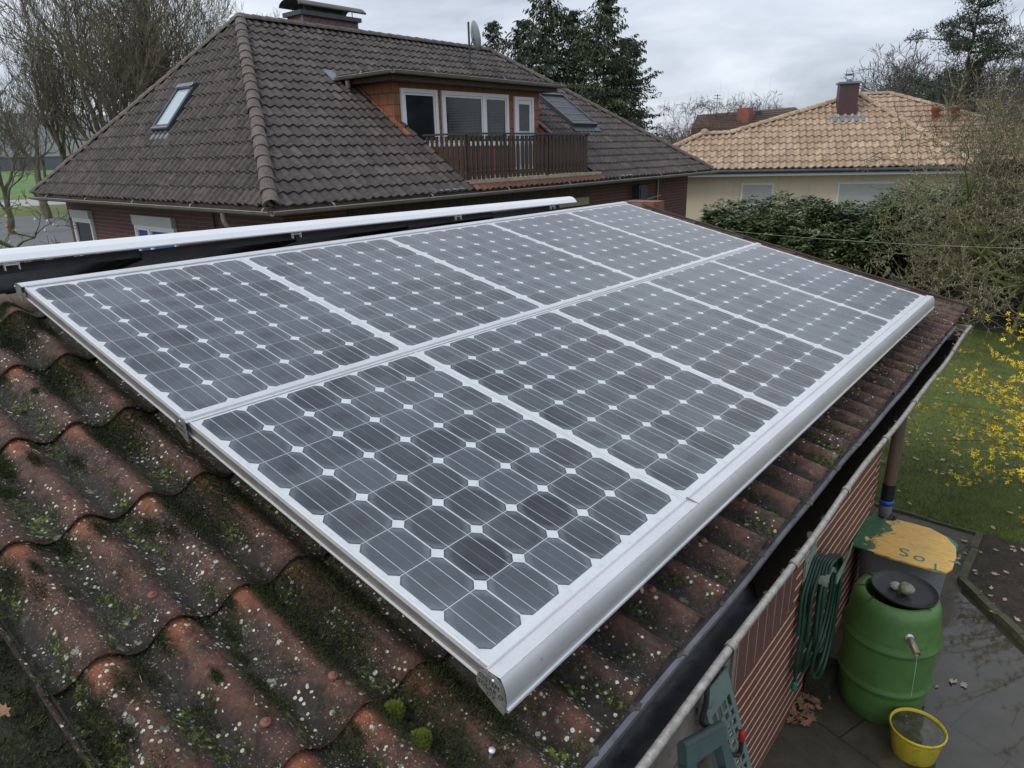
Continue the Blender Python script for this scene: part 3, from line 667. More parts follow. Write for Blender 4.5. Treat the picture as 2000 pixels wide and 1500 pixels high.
mb = MB(); mb.box((2.6672, .9985, .0041), (2.7122, 1.0, .0125), 0, DV, DU, DN, Vector((0, 0, 0)))
mb.build('joint_strip', 'alu_dirty', t)
# middle profile
t = thing('middle_cover_profile', 'flat silver aluminium cover profile between the upper and the lower panel row', 'cover profile', P(1.336, 0, 0))
section([(1.309, .004), (1.313, .009), (1.346, .0115)], -.010, 5.01, 'flat_flange', 'alu_cover', t, False)
section([(1.346, .0115), (1.3485, .006), (1.3490, .0045), (1.3575, .0045), (1.3580, .001)], -.010, 5.01, 'lower_lip', 'alu', t, False)
outm = [(1.309, .004), (1.330, .0105), (1.346, .0115), (1.356, .004), (1.368, -.025), (1.377, -.052), (1.379, -.066), (1.350, -.056), (1.325, -.048), (1.306, -.044), (1.296, -.030), (1.297, -.012), (1.303, .0)]
cap(t, outm, -.0125, texts=(('SYSTEM', .0145, 1.300, -.021), ('SOLAR O', .0145, 1.300, -.036)))
# upper profile
t = thing('upper_cover_profile', 'flat silver aluminium cover profile along the upper edge of the solar panels by the ridge', 'cover profile', P(0, 0, 0))
section([(-.052, -.045), (-.052, -.004), (-.046, .004), (-.020, .0085), (.004, .0085), (.0075, .004)], -.010, 5.01, 'flange', 'alu_cover', t, False)
cap(t, [(-.054, -.02), (-.050, .003), (-.020, .0095), (.006, .0095), (.013, -.012), (.020, -.045), (.018, -.062), (-.02, -.05), (-.046, -.042)], -.0125)
# profile of the far slope's array: long white bar
t = thing('far_cover_profile', 'long bright aluminium cover profile of the panels on the far roof slope, on small brackets', 'cover profile', (-.55, 2, .05))
mb = MB(); pr = [(-.115, .030), (-.085, .037), (-.050, .032), (-.020, .014), (.0, -.010), (.004, -.012), (.004, -.019), (-.004, -.024), (-.03, -.024)]
ys = [-1.3, 4.93]
def zb(y): return .072-.0108*y
n = len(pr); vs = [(-.52+a, y, zb(y)+b) for y in ys for a, b in pr]
mb.add(vs, [(i, i+1, n+i+1, n+i) for i in range(n-1)], 0, False); mb.build('cover', 'alu_bright', t)
mb = MB(); mb.extrude([(-.52+a, 4.93, zb(4.93)+b) for a, b in pr], (0, .003, 0)); mb.build('end_cap', 'alu', t)
for y in (.12, 1.72, 3.25, 4.55):
    mb = MB(); z = zb(y)-.024
    for dy in (-.03, .03):
        mb.box((-.545, y+dy-.002, z-.035), (-.525, y+dy+.002, z))
    mb.box((-.545, y-.03, z-.012), (-.525, y+.03, z-.009)); mb.build('bracket', 'alu', t)
# clamp hooks and bolt under the lower array corner
t = thing('roof_screw', 'small shiny hanger bolt standing on the roof just below the lower near panel corner', 'bolt', P(2.735, -.02, HS))
mb = MB(); mb.lathe(P(2.745, -.035, HS-.03), [(.004, 0), (.004, .03), (.008, .03), (.008, .036), (.0001, .037)], 10, 0, DN); mb.build('bolt', 'alu', t)
# ------------------------------------------------------------------ ground, patio, lawn, roads
GZ = -2.8
def sheet(name, poly, z, mat, kind='structure'):
    mb = MB(); mb.add([(x, y, z) for x, y in poly], [tuple(range(len(poly)))]); return mb.build(name, mat, None, (poly[0][0], poly[0][1], z), kind=kind)
sheet('ground', [(-1500, -1500), (1500, -1500), (1500, 1500), (-1500, 1500)], GZ-.03, 'ground')
sheet('patio', [(2.3, -3), (9, -3), (9, 5.2), (3.205, 5.2), (3.265, 5.72), (2.3, 5.78)], GZ+.004, 'paving')
lw = sheet('lawn', [(-3.4, 5.83), (3.27, 5.78), (3.45, 5.74), (12, 5.2), (14, 22), (-3.6, 22)], GZ-.012, 'lawn')
mb = MB(); pts = [(3.24, 5.76), (3.20, 4.86), (3.64, 4.33), (4.6, 3.3), (9, 2.2), (9, 5.6)]
mb.add([(x, y, GZ+.03) for x, y in pts], [(5, 4, 3, 2, 1, 0)]); bed = mb.build('soil_bed', 'soil', None, (3.4, 5, GZ), kind='structure')
mb = MB()
def strip(pts, w_, h0, h1, mb, seg=.22):
    for (a, b) in zip(pts[:-1], pts[1:]):
        a, b = Vector((*a, 0)), Vector((*b, 0)); L = (b-a).length; n = max(1, int(L/seg)); d = (b-a).normalized(); s_ = Vector((-d.y, d.x, 0))
        for k in range(n):
            jit = rnd.uniform(-.006, .006); mb.box((L*k/n+.004, -w_/2+jit, h0), (L*(k+1)/n-.004, w_/2+jit, h1+rnd.uniform(-.008, .008)), 0, d, s_, Vector((0, 0, 1)), a)
strip([(3.21, 5.70), (3.185, 4.86), (3.62, 4.33), (4.55, 3.3)], .055, GZ-.05, GZ+.05, mb); strip([(2.35, 5.80), (3.24, 5.76)], .035, GZ-.05, GZ+.025, mb)
mb.build('patio_kerb', 'kerb', None, (3.2, 5, GZ), kind='structure')
sheet('meadow', [(-900, -300), (-46, -40), (-46, 60), (-900, 500)], GZ-.014, 'field')
sheet('parking_road', [(-17.8, -30), (-17.8, 3), (-22, 16), (-43.5, 24), (-52.7, 10), (-60, -30)], GZ-.004, 'asphalt')
sheet('verge_grass', [(-42.6, 25), (-46, 60), (-76, 60), (-76, -40), (-52.9, -30), (-52.6, 9)], GZ-.008, 'lawn')
sheet('far_track', [(-70, -60), (-62, 16), (-58, 40), (-66, 60), (-70, 40), (-74, 20), (-80, -60)], GZ-.004, 'road_pale')

def blades(name, n, fn, h, w_, mat, label=None, cat=None, kind='stuff', up=Vector((0, 0, 1)), seed=1, lean=.5, parent=None):
    rs = np.random.RandomState(seed); p = fn(rs, n); n = len(p)
    th = rs.rand(n)*6.283; d = np.stack([np.cos(th), np.sin(th), np.zeros(n)], 1); th2 = rs.rand(n)*6.283
    l = np.stack([np.cos(th2), np.sin(th2), np.zeros(n)], 1)*lean; hh = (h*(.5+rs.rand(n)))[:, None]
    V = np.concatenate([p-d*w_/2, p+d*w_/2, p+(np.array(up)+l)*hh], 0); F = np.stack([np.arange(n), np.arange(n)+n, np.arange(n)+2*n], 1)
    o = fast_mesh(name, V, F, mat, parent, tuple(p.mean(0)) if parent is None else (0, 0, 0))
    return tag(o, label, cat, None, kind)
blades('lawn_grass', 60000, lambda r, n: np.stack([1.9+r.rand(n)*2.4, 5.85+(r.rand(n)**1.4)*8.5, np.full(n, GZ-.012)], 1), .028, .006, 'grass_blade', 'short green grass of the lawn behind the garage', 'grass')
def scatter_leaves(name, pts, size, mat, seed, parent=None, label=None, cat='leaves', nrm=Vector((0, 0, 1))):
    rs = random.Random(seed); mb = MB(); sh = [(0, 1), (.22, .45), (.62, .62), (.42, .15), (.8, -.1), (.3, -.25), (.12, -.8), (-.12, -.8), (-.3, -.25), (-.8, -.1), (-.42, .15), (-.62, .62), (-.22, .45)]
    for p in pts:
        q = size*rs.uniform(.6, 1.25); th = rs.uniform(0, 6.28); a = Vector((math.cos(th), math.sin(th), 0)); a = (a-nrm*a.dot(nrm)).normalized(); b = nrm.cross(a)
        t1, t2 = rs.uniform(-.25, .25), rs.uniform(-.25, .25); cu_ = rs.uniform(.1, .5); fx = rs.uniform(.6, 1.1)
        mb.add([Vector(p)+a*x*q*fx+b*y*q+nrm*q*(t1*x+t2*y+cu_*(x*x+y*y)*.6+.12) for x, y in sh], [tuple(range(13))])
    o = mb.build(name, mat, parent, tuple(pts[0])); return tag(o, label, cat, None, 'stuff')
# leaves lying about
L1 = [(rnd.gauss(2.66, .04), rnd.uniform(2.62, 3.0), GZ+.02) for _ in range(34)]
scatter_leaves('leaf_litter', L1, .042, 'leaf_brown', 1, None, 'brown dead leaves heaped at the foot of the brick wall beside the barrel')
L2 = [(rnd.uniform(3.25, 4.2), rnd.uniform(4.4, 5.7), GZ+.04) for _ in range(70)]+[(rnd.uniform(3.0, 3.3), rnd.uniform(4.9, 5.6), GZ+.01) for _ in range(16)]+[(3.31+rnd.uniform(-.08, .08), 3.55+rnd.uniform(-.1, .1), GZ+.01) for _ in range(4)]
scatter_leaves('fallen_leaves', L2, .030, 'leaf_pale', 2, None, 'pale dead leaves scattered over the soil bed and the wet paving')
L3 = [(rnd.uniform(1.9, 4.2), rnd.uniform(5.9, 11), GZ+.01) for _ in range(150)]
scatter_leaves('lawn_leaves', L3, .028, 'leaf_pale', 3, None, 'pale dead leaves scattered over the lawn')
# ------------------------------------------------------------------ moss on and beside the roof
def roofpt(v, u, extra=.0): return P(v, u, HS+corr_h(u)+extra)
def moss_blades():
    rs = random.Random(4); pts = []
    # dense dark moss in the shade beside and beneath the array edge
    for _ in range(120000):
        v = rs.uniform(-.3, 2.80); u = rs.uniform(-.155, .10)-.02*rs.random(); n_ = math.sin(v*9)+math.sin(v*23+u*40)+math.sin(u*70+v*5)
        if n_+rs.gauss(0, .8)-(1.6 if u < -.12 else 0)-max(0, v-2.45)*5 > -2.7: pts.append(roofpt(v, u, .004))
    for _ in range(110):      # tufts on the open sheets
        v = rs.uniform(0, 2.8); u = rs.choice([-.265, -.445, -.60])+rs.gauss(0, .045); sz = rs.uniform(.008, .022)
        for _ in range(int(420*sz/.012)): pts.append(roofpt(v+rs.gauss(0, sz*1.7), max(-.655, u+rs.gauss(0, sz*.6)), .004))
    for _ in range(14000):    # mossy ridge end
        v = -.36+abs(rs.gauss(0, .13)); u = rs.uniform(-.655, .1); pts.append(roofpt(v, u, .006))
    for _ in range(60):       # tufts below the lower profile
        k = rs.randint(0, 30); u = .095+.18*k+rs.gauss(0, .03); v = rs.uniform(2.58, 2.74)
        for _ in range(330): pts.append(roofpt(v+rs.gauss(0, .022), u+rs.gauss(0, .014), .003))
    a = np.array([tuple(p) for p in pts]); 
    return a
mp_ = moss_blades()
blades('roof_moss', len(mp_), lambda r, n: mp_, .0050, .0034, 'moss', 'dark green moss growing along the solar panel edge and in the roof troughs', 'moss', up=DN, seed=2, lean=.9)
for i, (v, u, rad) in enumerate([(2.497, -.110, .027), (2.600, -.118, .026)]):
    lab = ['bright green round moss cushion on the roof, the upper of two beside the lap', 'bright green round moss cushion on the roof, the lower of two near the bottom edge'][i]
    c = roofpt(v, u, .0); mb = MB(); mb.lathe(c, [(rad, -.004), (rad*.95, rad*.3), (rad*.75, rad*.6), (rad*.4, rad*.8), (.0001, rad*.86)], 18, 0, DN)
    o = mb.build('moss_cushion', 'moss_bright', None, tuple(c)); tag(o, lab, 'moss', 'bright moss cushions on the roof')
    def fn(r, n, c=c, rad=rad):
        d = r.randn(n, 3); d[:, 2] = np.abs(d[:, 2])*1.1; d /= np.linalg.norm(d, axis=1)[:, None]; d[:, 2] *= .86; return np.array(tuple(c))+d*rad*.97*(1+.06*np.sin(d[:, :1]*22)*np.cos(d[:, 1:2]*19))
    blades('moss_tips', 2600, fn, .006, .0035, 'moss_bright', kind=None, seed=5+i, lean=.9, parent=o)
# valley strip with moss and leaves outside the near verge
t = thing('valley_gutter', 'moss-filled valley strewn with brown leaves beside the near roof edge', 'roof valley', P(1.9, -1.2, -.30))
mb = MB(); mb.quad(P(0, -2.4, -.27), P(3.3, -2.4, -.27), P(3.3, -.64, -.285), P(0, -.64, -.285)); mb.quad(P(0, -.645, -.20), P(0, -.645, -.5), P(3.2, -.645, -.5), P(3.2, -.645, -.20)); mb.build('valley_bed', 'moss_base', t)
blades('valley_moss', 42000, lambda r, n: np.array([tuple(P(a, b, -.283+.012*math.sin(a*31)*math.sin(b*27))) for a, b in zip(.5+r.rand(n)*2.5, -.66-(r.rand(n)**1.3)*1.1)]), .0075, .006, 'moss', kind='stuff', up=DN, seed=8, lean=1.0, parent=t)
scatter_leaves('valley_leaves', [P(rnd.uniform(.9, 2.8), -.69-rnd.random()*.75, -.262) for _ in range(330)], .024, 'leaf_brown', 6, t, None, None, DN)
for k in t.children: 
    if k.name.startswith('valley_leaves'): k['kind'] = 'stuff'
# leaves in the gutter end
gl = [(rnd.uniform(2.77, 2.87), rnd.uniform(5.05, 5.6), -.965) for _ in range(26)]
scatter_leaves('gutter_leaves', gl, .028, 'leaf_brown', 9, None, 'brown leaves caught in the far end of the gutter')
# dead twigs and needles on the roof
mb = MB()
for _ in range(60):
    v, u = rnd.uniform(.3, 2.8), rnd.uniform(-.6, -.05); a = roofpt(v, u, .008); d = (DV*rnd.uniform(-1, 1)+DU*rnd.uniform(-1, 1)+DN*rnd.uniform(0, .4)).normalized()*rnd.uniform(.01, .03); mb.tube([a, a+d], .0006, 4)
o = mb.build('dry_needles', 'leaf_pale', None, tuple(roofpt(1.5, -.3))); tag(o, 'thin dry needles lying on the near roof sheets', 'needles', None, 'stuff')

# ------------------------------------------------------------------ things at the wall
bc = Vector((2.985, 3.14, GZ))
t = thing('rain_barrel', 'big green plastic rain barrel with two hoops standing by the brick wall', 'rain barrel', tuple(bc))
mb = MB(); pr = [(.0001, .0), (.20, .0), (.222, .012), (.232, .10), (.240, .20), (.243, .235), (.259, .245), (.260, .262), (.246, .278), (.247, .285), (.2455, .30), (.250, .40), (.251, .505), (.249, .52), (.268, .532), (.270, .552), (.250, .575), (.252, .585), (.247, .60), (.238, .72), (.232, .755), (.220, .782), (.200, .797), (.178, .800), (.168, .792), (.166, .76), (.165, .5)]
mb.lathe(bc, pr, 72); mb.build('body', 'barrel', t)
mb = MB(); mb.lathe(bc+Vector((0, 0, .62)), [(.0001, 0), (.166, 0)], 40); mb.build('inside_water', 'water', t)
tilt = Vector((.05, .02, 1)).normalized(); lc = bc+Vector((.028, .02, .806))
mb = MB(); mb.lathe(lc, [(.0001, .004), (.14, .006), (.172, .014), (.176, .020), (.176, .010), (.170, -.004), (.0001, -.01)], 56, 0, tilt); mb.build('lid', 'rubber', t)
for a, L in ((20, .05), (75, .05), (150, .07), (195, .08), (235, .13), (330, .05)):
    mb = MB(); th = R_(a); p = bc+Vector((math.cos(th)*.16, math.sin(th)*.16, .803)); d = Vector((math.cos(th+.35), math.sin(th+.35), .02)); mb.tube([p, p+d*L], .0028, 6); mb.build('lid_tie', 'black', t)
d = Vector((.50, -.87, 0)).normalized(); p0 = bc+d*.235+Vector((0, 0, .665)); mb = MB()
d2 = Vector((.50, -.82, -.16)).normalized(); mb.lathe(p0, [(.018, 0), (.018, .125), (.0145, .125), (.0145, .02)], 20, 0, d2); pp = mb.build('overflow_pipe', 'pipe_rust', t)
mb = MB(); mb.lathe(p0-d2*.006, [(.022, 0), (.022, .02), (.018, .022)], 20, 0, d2); mb.build('pipe_collar', 'alu', pp)
mb = MB(); rs = random.Random(2); q = p0+d2*.125-Vector((0, 0, .014)); path = [q+Vector((d.x*.03*s_**.5, d.y*.03*s_**.5, -.60*s_)) for s_ in [i/14 for i in range(15)]]
mb.tube(path[:7], .0010, 5)
for k in range(8, 15): mb.lathe(path[k]+Vector((rs.uniform(-.004, .004), rs.uniform(-.004, .004), 0)), [(.0001, -.004), (.0028, 0), (.0001, .005)], 8)
o = mb.build('water_trickle', 'drops', None, tuple(q)); tag(o, 'thin trickle of water falling from the overflow pipe of the green barrel', 'water', None, 'stuff')
def stone(name, c, r, sx, mat, label, seed):
    rs = random.Random(seed); bm = bmesh.new(); bmesh.ops.create_icosphere(bm, subdivisions=4, radius=1)
    for v in bm.verts:
        k = 1+.05*math.sin(v.co.x*4+seed)+.04*math.cos(v.co.y*5+seed*2)+.008*rs.uniform(-1, 1); v.co = Vector((v.co.x*sx[0], v.co.y*sx[1], v.co.z*sx[2]))*r*k
        if seed == 3 and v.co.z > r*.78 and (v.co.x**2+v.co.y**2)**.5 < r*.22: v.co.z -= r*.3
    me = bpy.data.meshes.new(name); bm.to_mesh(me); bm.free(); me.materials.append(MAT[mat]); me.polygons.foreach_set('use_smooth', [True]*len(me.polygons)); o = link(me, name, None, c); return tag(o, label, 'stone')
stone('stone', tuple(lc+Vector((-.045, -.025, .028))), .026, (1.2, 1, .85), 'stone_a', 'small pale grey stone on the black barrel lid, touching the round one', 1)
stone('stone', tuple(lc+Vector((.015, -.045, .045))), .038, (1.08, 1, .92), 'stone_b', 'large round lichened stone ball on the black barrel lid', 3)
# bucket
bk = Vector((3.235, 2.84, GZ)); bt = Vector((.0, .0, 1))
t = thing('bucket', 'round yellow plastic bucket full of rainwater beside the green barrel', 'bucket', tuple(bk))
mb = MB(); mb.lathe(bk, [(.0001, .0), (.105, .0), (.112, .008), (.135, .155), (.138, .165), (.143, .168), (.145, .180), (.140, .186), (.135, .180), (.131, .155)], 56); mb.build('body', 'bucket', t)
mb = MB(); mb.lathe(bk, [(.0001, .168), (.1335, .168)], 48); mb.build('rainwater', 'bucket_water', t)
# rain bin with painted board
t = thing('wheelie_bin', 'grey plastic bin with green rim under a painted yellow board', 'bin', (2.87, 3.98, GZ))
def rrect(cx, cy, hx, hy, r, z, n=8):
    o = []
    for sx, sy, a0 in ((1, 1, 0), (-1, 1, 90), (-1, -1, 180), (1, -1, 270)):
        for k in range(n+1):
            th = R_(a0+90*k/n); o.append((cx+sx*(hx-r)+math.cos(th)*r, cy+sy*(hy-r)+math.sin(th)*r, z))
    return o
def loft(mb, rings, mi=0, cap=True):
    n = len(rings[0]); mb.add([q for g_ in rings for q in g_], [(i*n+k, i*n+(k+1) % n, (i+1)*n+(k+1) % n, (i+1)*n+k) for i in range(len(rings)-1) for k in range(n)], mi, True)
    if cap: mb.add(rings[-1], [tuple(range(n))], mi)
mb = MB(); rings = []
for z, s_ in ((0, .80), (.02, .82), (.40, .90), (.56, .945), (.57, .955), (.68, .96)): rings.append(rrect(2.885, 3.99, .275*s_, .235*s_, .13*s_, GZ+z))
loft(mb, rings); mb.build('body', 'bin_grey', t)
mb = MB(); rings = [rrect(2.885, 3.99, .275*s_, .235*s_, .13, GZ+z) for z, s_ in ((.655, .98), (.66, 1.03), (.685, 1.03), (.69, .98))]; loft(mb, rings); mb.build('rim', 'board_green', t)
bz = GZ+.694
bp = [(2.625, 3.645), (3.02, 3.715)]
bp = [(2.602, 3.68), (2.86, 3.665), (3.10, 3.675), (3.165, 3.70), (3.185, 3.76), (3.182, 3.93), (3.160, 4.06), (3.09, 4.17), (2.98, 4.235), (2.80, 4.235)]
for k in range(9): th = R_(0-180*k/8); bp.append((2.705+math.cos(th)*.062, 4.225+math.sin(th)*.055))
bp += [(2.620, 4.225), (2.585, 4.10)]
mb = MB(); mb.extrude([(x, y, bz) for x, y in bp], (0, 0, .012)); o = mb.build('painted_board', 'board', None, (2.9, 3.95, bz)); tag(o, 'yellow and green flaking wooden board lying on the grey bin, with upside-down letters', 'board')
for ch, px, py, sz in (('T', 3.13, 3.765, .13), ('o', 3.03, 3.80, .14), ('S', 2.93, 3.84, .15), ('A', 3.185, 3.90, .09)):
    vs, fs = text_mesh(ch, sz, .0006); tb = MB(); rot = R_(180+8) if ch != 'A' else R_(235)
    tb.add([(px+(q.x*math.cos(rot)-q.y*math.sin(rot)), py+(q.x*math.sin(rot)+q.y*math.cos(rot)), bz+.0126+q.z) for q in vs], fs); tb.build('painted_letter', 'letter_paint', o)
# wet leaf pile under the downpipe
scatter_leaves('drain_litter', [(rnd.gauss(2.66, .06), rnd.gauss(4.46, .06), -2.26+rnd.random()*.05) for _ in range(50)], .03, 'moss_base', 12, None, 'dark wet leaf litter piled under the downpipe outlet')
t = thing('drain_post', 'dark block under the downpipe outlet behind the bin', 'block', (2.65, 4.46, GZ)); mb = MB(); mb.lathe((2.65, 4.46, GZ), [(.10, 0), (.095, .5), (.0001, .53)], 24); mb.build('block', 'black', t)
# mossy stone block and boards behind the hose
t = thing('kerb_block', 'green mossy concrete block on the paving between wall and barrel', 'block', (2.68, 2.98, GZ)); mb = MB(); mb.box((2.605, 2.90, GZ), (2.74, 3.16, GZ+.16)); mb.build('block', 'moss_base', t)
# hose holder + hose
hw = 2.592; t = thing('hose_holder', 'pale green plastic hose holder screwed to the brick wall', 'hose holder', (hw, 2.72, -1.75))
mb = MB(); mb.extrude([(hw, 2.60, -1.87), (hw, 2.585, -1.66), (hw, 2.60, -1.645), (hw, 2.665, -1.66), (hw, 2.735, -1.585), (hw, 2.755, -1.60), (hw, 2.78, -1.90)], (.012, 0, 0)); mb.build('plate', 'hose_holder', t)
mb = MB(); ring = []
for k in range(13):
    th = R_(-10+200*k/12); ring.append((math.cos(th)*.085, math.sin(th)*.06))
vs = []; 
for x_ in (hw+.01, hw+.12): vs += [(x_, 2.73-a, -1.805+b*.9) for a, b in ring]
mb.add(vs, [(i, i+1, 14+i, 13+i) for i in range(12)], 0, True); mb.build('cradle', 'hose_holder', t)
mb = MB(); mb.extrude([(hw+.118, 2.84, -1.90), (hw+.118, 2.83, -1.84), (hw+.150, 2.90, -1.72), (hw+.155, 2.93, -1.66), (hw+.150, 2.955, -1.67), (hw+.125, 2.90, -1.86)], (.008, 0, 0)); mb.build('lip', 'hose_holder', t)
mb = MB(); mb.lathe((hw+.013, 2.625, -1.69), [(.006, 0), (.006, .002), (.0001, .003)], 10, 0, Vector((1, 0, 0))); mb.lathe((hw+.013, 2.73, -1.63), [(.006, 0), (.006, .002), (.0001, .003)], 10, 0, Vector((1, 0, 0))); mb.build('screw', 'steel_dark', t)
rs = random.Random(11); mb = MB(); path = []
def spline(pts, n=8):
    o = []; P4 = [Vector(p) for p in pts]; P4 = [P4[0]]+P4+[P4[-1]]
    for i in range(1, len(P4)-2):
        for k in range(n):
            s_ = k/n; a, b, c, d = P4[i-1:i+3]; o.append(.5*((2*b)+(c-a)*s_+(2*a-5*b+4*c-d)*s_*s_+(3*b-a-3*c+d)*s_**3))
    o.append(P4[-2]); return o
key = []
for k in range(7):
    xo = hw+.018+.0145*(k % 7); tw = rs.uniform(-.03, .03); bot = -2.45+rs.uniform(-.12, .12)+(.10 if k in (2, 5) else 0); yl = 2.525+.018*k+tw; yr = 2.90+.020*k+rs.uniform(-.02, .03)
    key += [(xo+.01, yl+.01, -2.1), (xo, yl+.035, -1.88), (xo, 2.65+.008*k, -1.755), (xo, 2.74, -1.708-.002*k), (xo+.004, yr-.05, -1.79), (xo+.01, yr-.02, -2.08), (xo+.012, yr-.09+rs.uniform(-.03, .03), bot+.08), (xo+.012, (yl+yr)/2-.03, bot), (xo+.012, yl+.03, bot+.09)]
mb.tube(spline(key, 6), .0105, 8)
endp = [(hw+.05, 2.60, -1.95), (hw+.045, 2.555, -2.1), (hw+.04, 2.545, -2.35), (hw+.04, 2.55, -2.43)]
mb.tube(spline([(hw+.05, 2.70, -1.73)]+endp, 6), .0095, 8)
o = mb.build('garden_hose', 'hose', None, (hw+.03, 2.7, -2.1)); tag(o, 'coiled dark green garden hose hanging on its holder at the brick wall', 'garden hose')
mb = MB(); mb.lathe((hw+.04, 2.55, -2.49), [(.009, 0), (.015, .003), (.017, .02), (.014, .024), (.016, .03), (.014, .058), (.010, .062)], 16); mb.build('hose_coupling', 'teal', o)
# slotted green plastic panel and the reel with red-tipped crank
t = thing('slotted_panel', 'sage green plastic panel with rows of slots leaning out from the boarding below the gutter', 'plastic panel', (2.66, 1.35, -1.5))
TL, TR = Vector((2.662, 1.116, -1.478)), Vector((2.662, 1.352, -1.492)); dn = Vector((.139, 0, -.432)).normalized(); sx = (TR-TL); W_ = sx.length; sx.normalize(); nrm = sx.cross(dn)*-1
if nrm.x < 0: nrm = -nrm
mb = MB(); cols = 4; 
def pb(a0, a1, b0, b1, th=.006): mb.box((a0, b0, -th), (a1, b1, 0), 0, sx, dn, nrm, TL)
H_ = .85; m_ = .032
pb(0, W_, 0, .10); x0 = 0
for k in range(cols+1):
    xx = m_*.6+(W_-m_*1.2-.012)*k/cols; pb(xx if k else 0, (xx+.014) if k < cols else W_, .10, H_)
for c_ in range(cols):
    xa = m_*.6+(W_-m_*1.2-.012)*c_/cols+.012; xb = m_*.6+(W_-m_*1.2-.012)*(c_+1)/cols+.002
    z = .112+.012*(c_ % 2)
    while z < H_: pb(xa, xb, z+.024, z+.040, .005); z += .040
mb.box((0, .0, -.03), (.006, H_, 0), 0, sx, dn, nrm, TL); mb.box((W_-.006, 0, -.03), (W_, H_, 0), 0, sx, dn, nrm, TL)
mb.build('slotted_face', 'panel_green', t)
t = thing('hose_reel', 'dark green plastic reel frame hanging from the gutter edge with a red-tipped steel crank', 'hose reel', (2.75, .9, -1.5))
O = Vector((2.80, .62, -1.21)); ex = Vector((.06, .90, -.42)).normalized(); ez = Vector((.30, .05, -.9)); ez = (ez-ex*ez.dot(ex)).normalized(); en = ex.cross(ez); en = en if en.x > 0 else -en
def fr(a, b, c=0): return O+ex*a+ez*b+en*c
mb = MB()
def slab(poly, th, c=0): mb.extrude([fr(a, b, c) for a, b in poly], en*th)
slab([(-.02, .0), (.27, -.012), (.285, .0), (.285, .03), (.262, .042), (.06, .055), (-.02, .055)], .030)
slab([(-.02, .05), (.05, .05), (.075, .16), (.085, .24), (-.02, .45)], .026)
slab([(.24, .035), (.285, .025), (.34, .12), (.40, .22), (.43, .45), (.34, .45), (.31, .22), (.27, .12)], .026)
slab([(.06, .14), (.10, .165), (.18, .165), (.26, .12), (.30, .16), (.24, .215), (.17, .235), (.08, .225)], .024, .004)
slab([(.02, .40), (.40, .40), (.40, .46), (.02, .46)], .024)
mb.tube([fr(-.02, .0, .015), fr(.275, -.006, .015)], .016, 10); mb.build('frame', 'reel_green', t)
mb = MB(); mb.tube(spline([(2.78, .79, -1.34), (2.82, .86, -1.41), (2.855, .945, -1.485), (2.865, .968, -1.495), (2.868, .974, -1.48), (2.868, .972, -1.42)], 6), .0085, 10); c_ = mb.build('crank', 'steel_dark', t)
mb = MB(); a, b = Vector((2.868, .972, -1.43)), Vector((2.868, .970, -1.395)); mb.tube([a, a*.7+b*.3, b, b+(b-a)*.12], .012, 12, radii=[.012, .0125, .011, .004]); mb.build('red_tip', 'red', c_)
mb = MB(); mb.tube(spline([(2.80, .80, -1.02), (2.80, .80, -1.12), (2.80, .80, -1.19), (2.79, .80, -1.27), (2.80, .84, -1.31)], 6), .0095, 8); mb.build('hanging_hook', 'steel_dark', t)
mb = MB(); mb.lathe((2.72, .99, -1.36), [(.0001, .03), (.02, .028), (.028, .018), (.03, 0), (.03, -.05)], 20, 0, Vector((.8, -.3, .5)).normalized()); mb.build('round_knob', 'panel_green', t)
# ------------------------------------------------------------------ tiled roofs
def tile_plane(name, O, ea, eu, length, up, tw, th, amp, drop, mat, parent, clips=(), seg=7, sharp=1.25, seed=1, skip=None, a0=0.0):
    """O = eaves corner, ea along the eaves, eu up the slope; clips = [(point, outward normal)]"""
    rs = np.random.RandomState(seed); en = ea.cross(eu);
    if en.z < 0: en = -en
    nx = int(math.ceil(length/tw)); ny = int(math.ceil(up/th)); V = []; F = []; C = []
    xs = np.arange(nx*seg+1)/seg
    prof = amp*((.5+.5*np.cos(2*np.pi*xs))**sharp)
    O_, A_, U_, N_ = (np.array(tuple(q)) for q in (O, ea, eu, en))
    for j in range(ny):
        r = rs.rand(nx); jit = (rs.rand(nx)-.5)*.020; jt = np.repeat(jit, seg); jt = np.append(jt, jt[-1])
        base = len(V); n = len(xs)
        rows = [(j*th, prof*1.0-.006, .0), (j*th, prof+drop, .0), ((j+1)*th+.02, prof, 1.)]
        for (t_, h, _) in rows:
            tt = t_+(jt if _ == 0 else 0); Pn = O_[None]+A_[None]*(xs*tw+a0)[:, None]+U_[None]*(tt+np.zeros(n))[:, None]+N_[None]*(h+jt*.4)[:, None]; V += list(Pn)
        for k in range(2):
            for i in range(n-1):
                F.append((base+k*n+i, base+k*n+i+1, base+(k+1)*n+i+1, base+(k+1)*n+i)); q = (.5, .5, float(r[min(i//seg, nx-1)]), 1); C += [q]*4
    bm = bmesh.new(); me = bpy.data.meshes.new(name); o_ = np.array(ORG[parent.name])
    me.from_pydata([tuple(v-o_) for v in V], [], F); a = me.color_attributes.new('ws', 'FLOAT_COLOR', 'CORNER'); a.data.foreach_set('color', np.array(C, dtype=np.float32).ravel())
    bm.from_mesh(me)
    if skip:
        kill = [f for f in bm.faces if skip(f.calc_center_median()+Vector(o_))]; bmesh.ops.delete(bm, geom=kill, context='FACES')
    for p, nn in clips:
        bmesh.ops.bisect_plane(bm, geom=bm.verts[:]+bm.edges[:]+bm.faces[:], plane_co=Vector(p)-Vector(o_), plane_no=nn, clear_outer=True)
    bm.to_mesh(me); bm.free(); me.materials.append(MAT[mat]); o = link(me, name, parent)
    return o
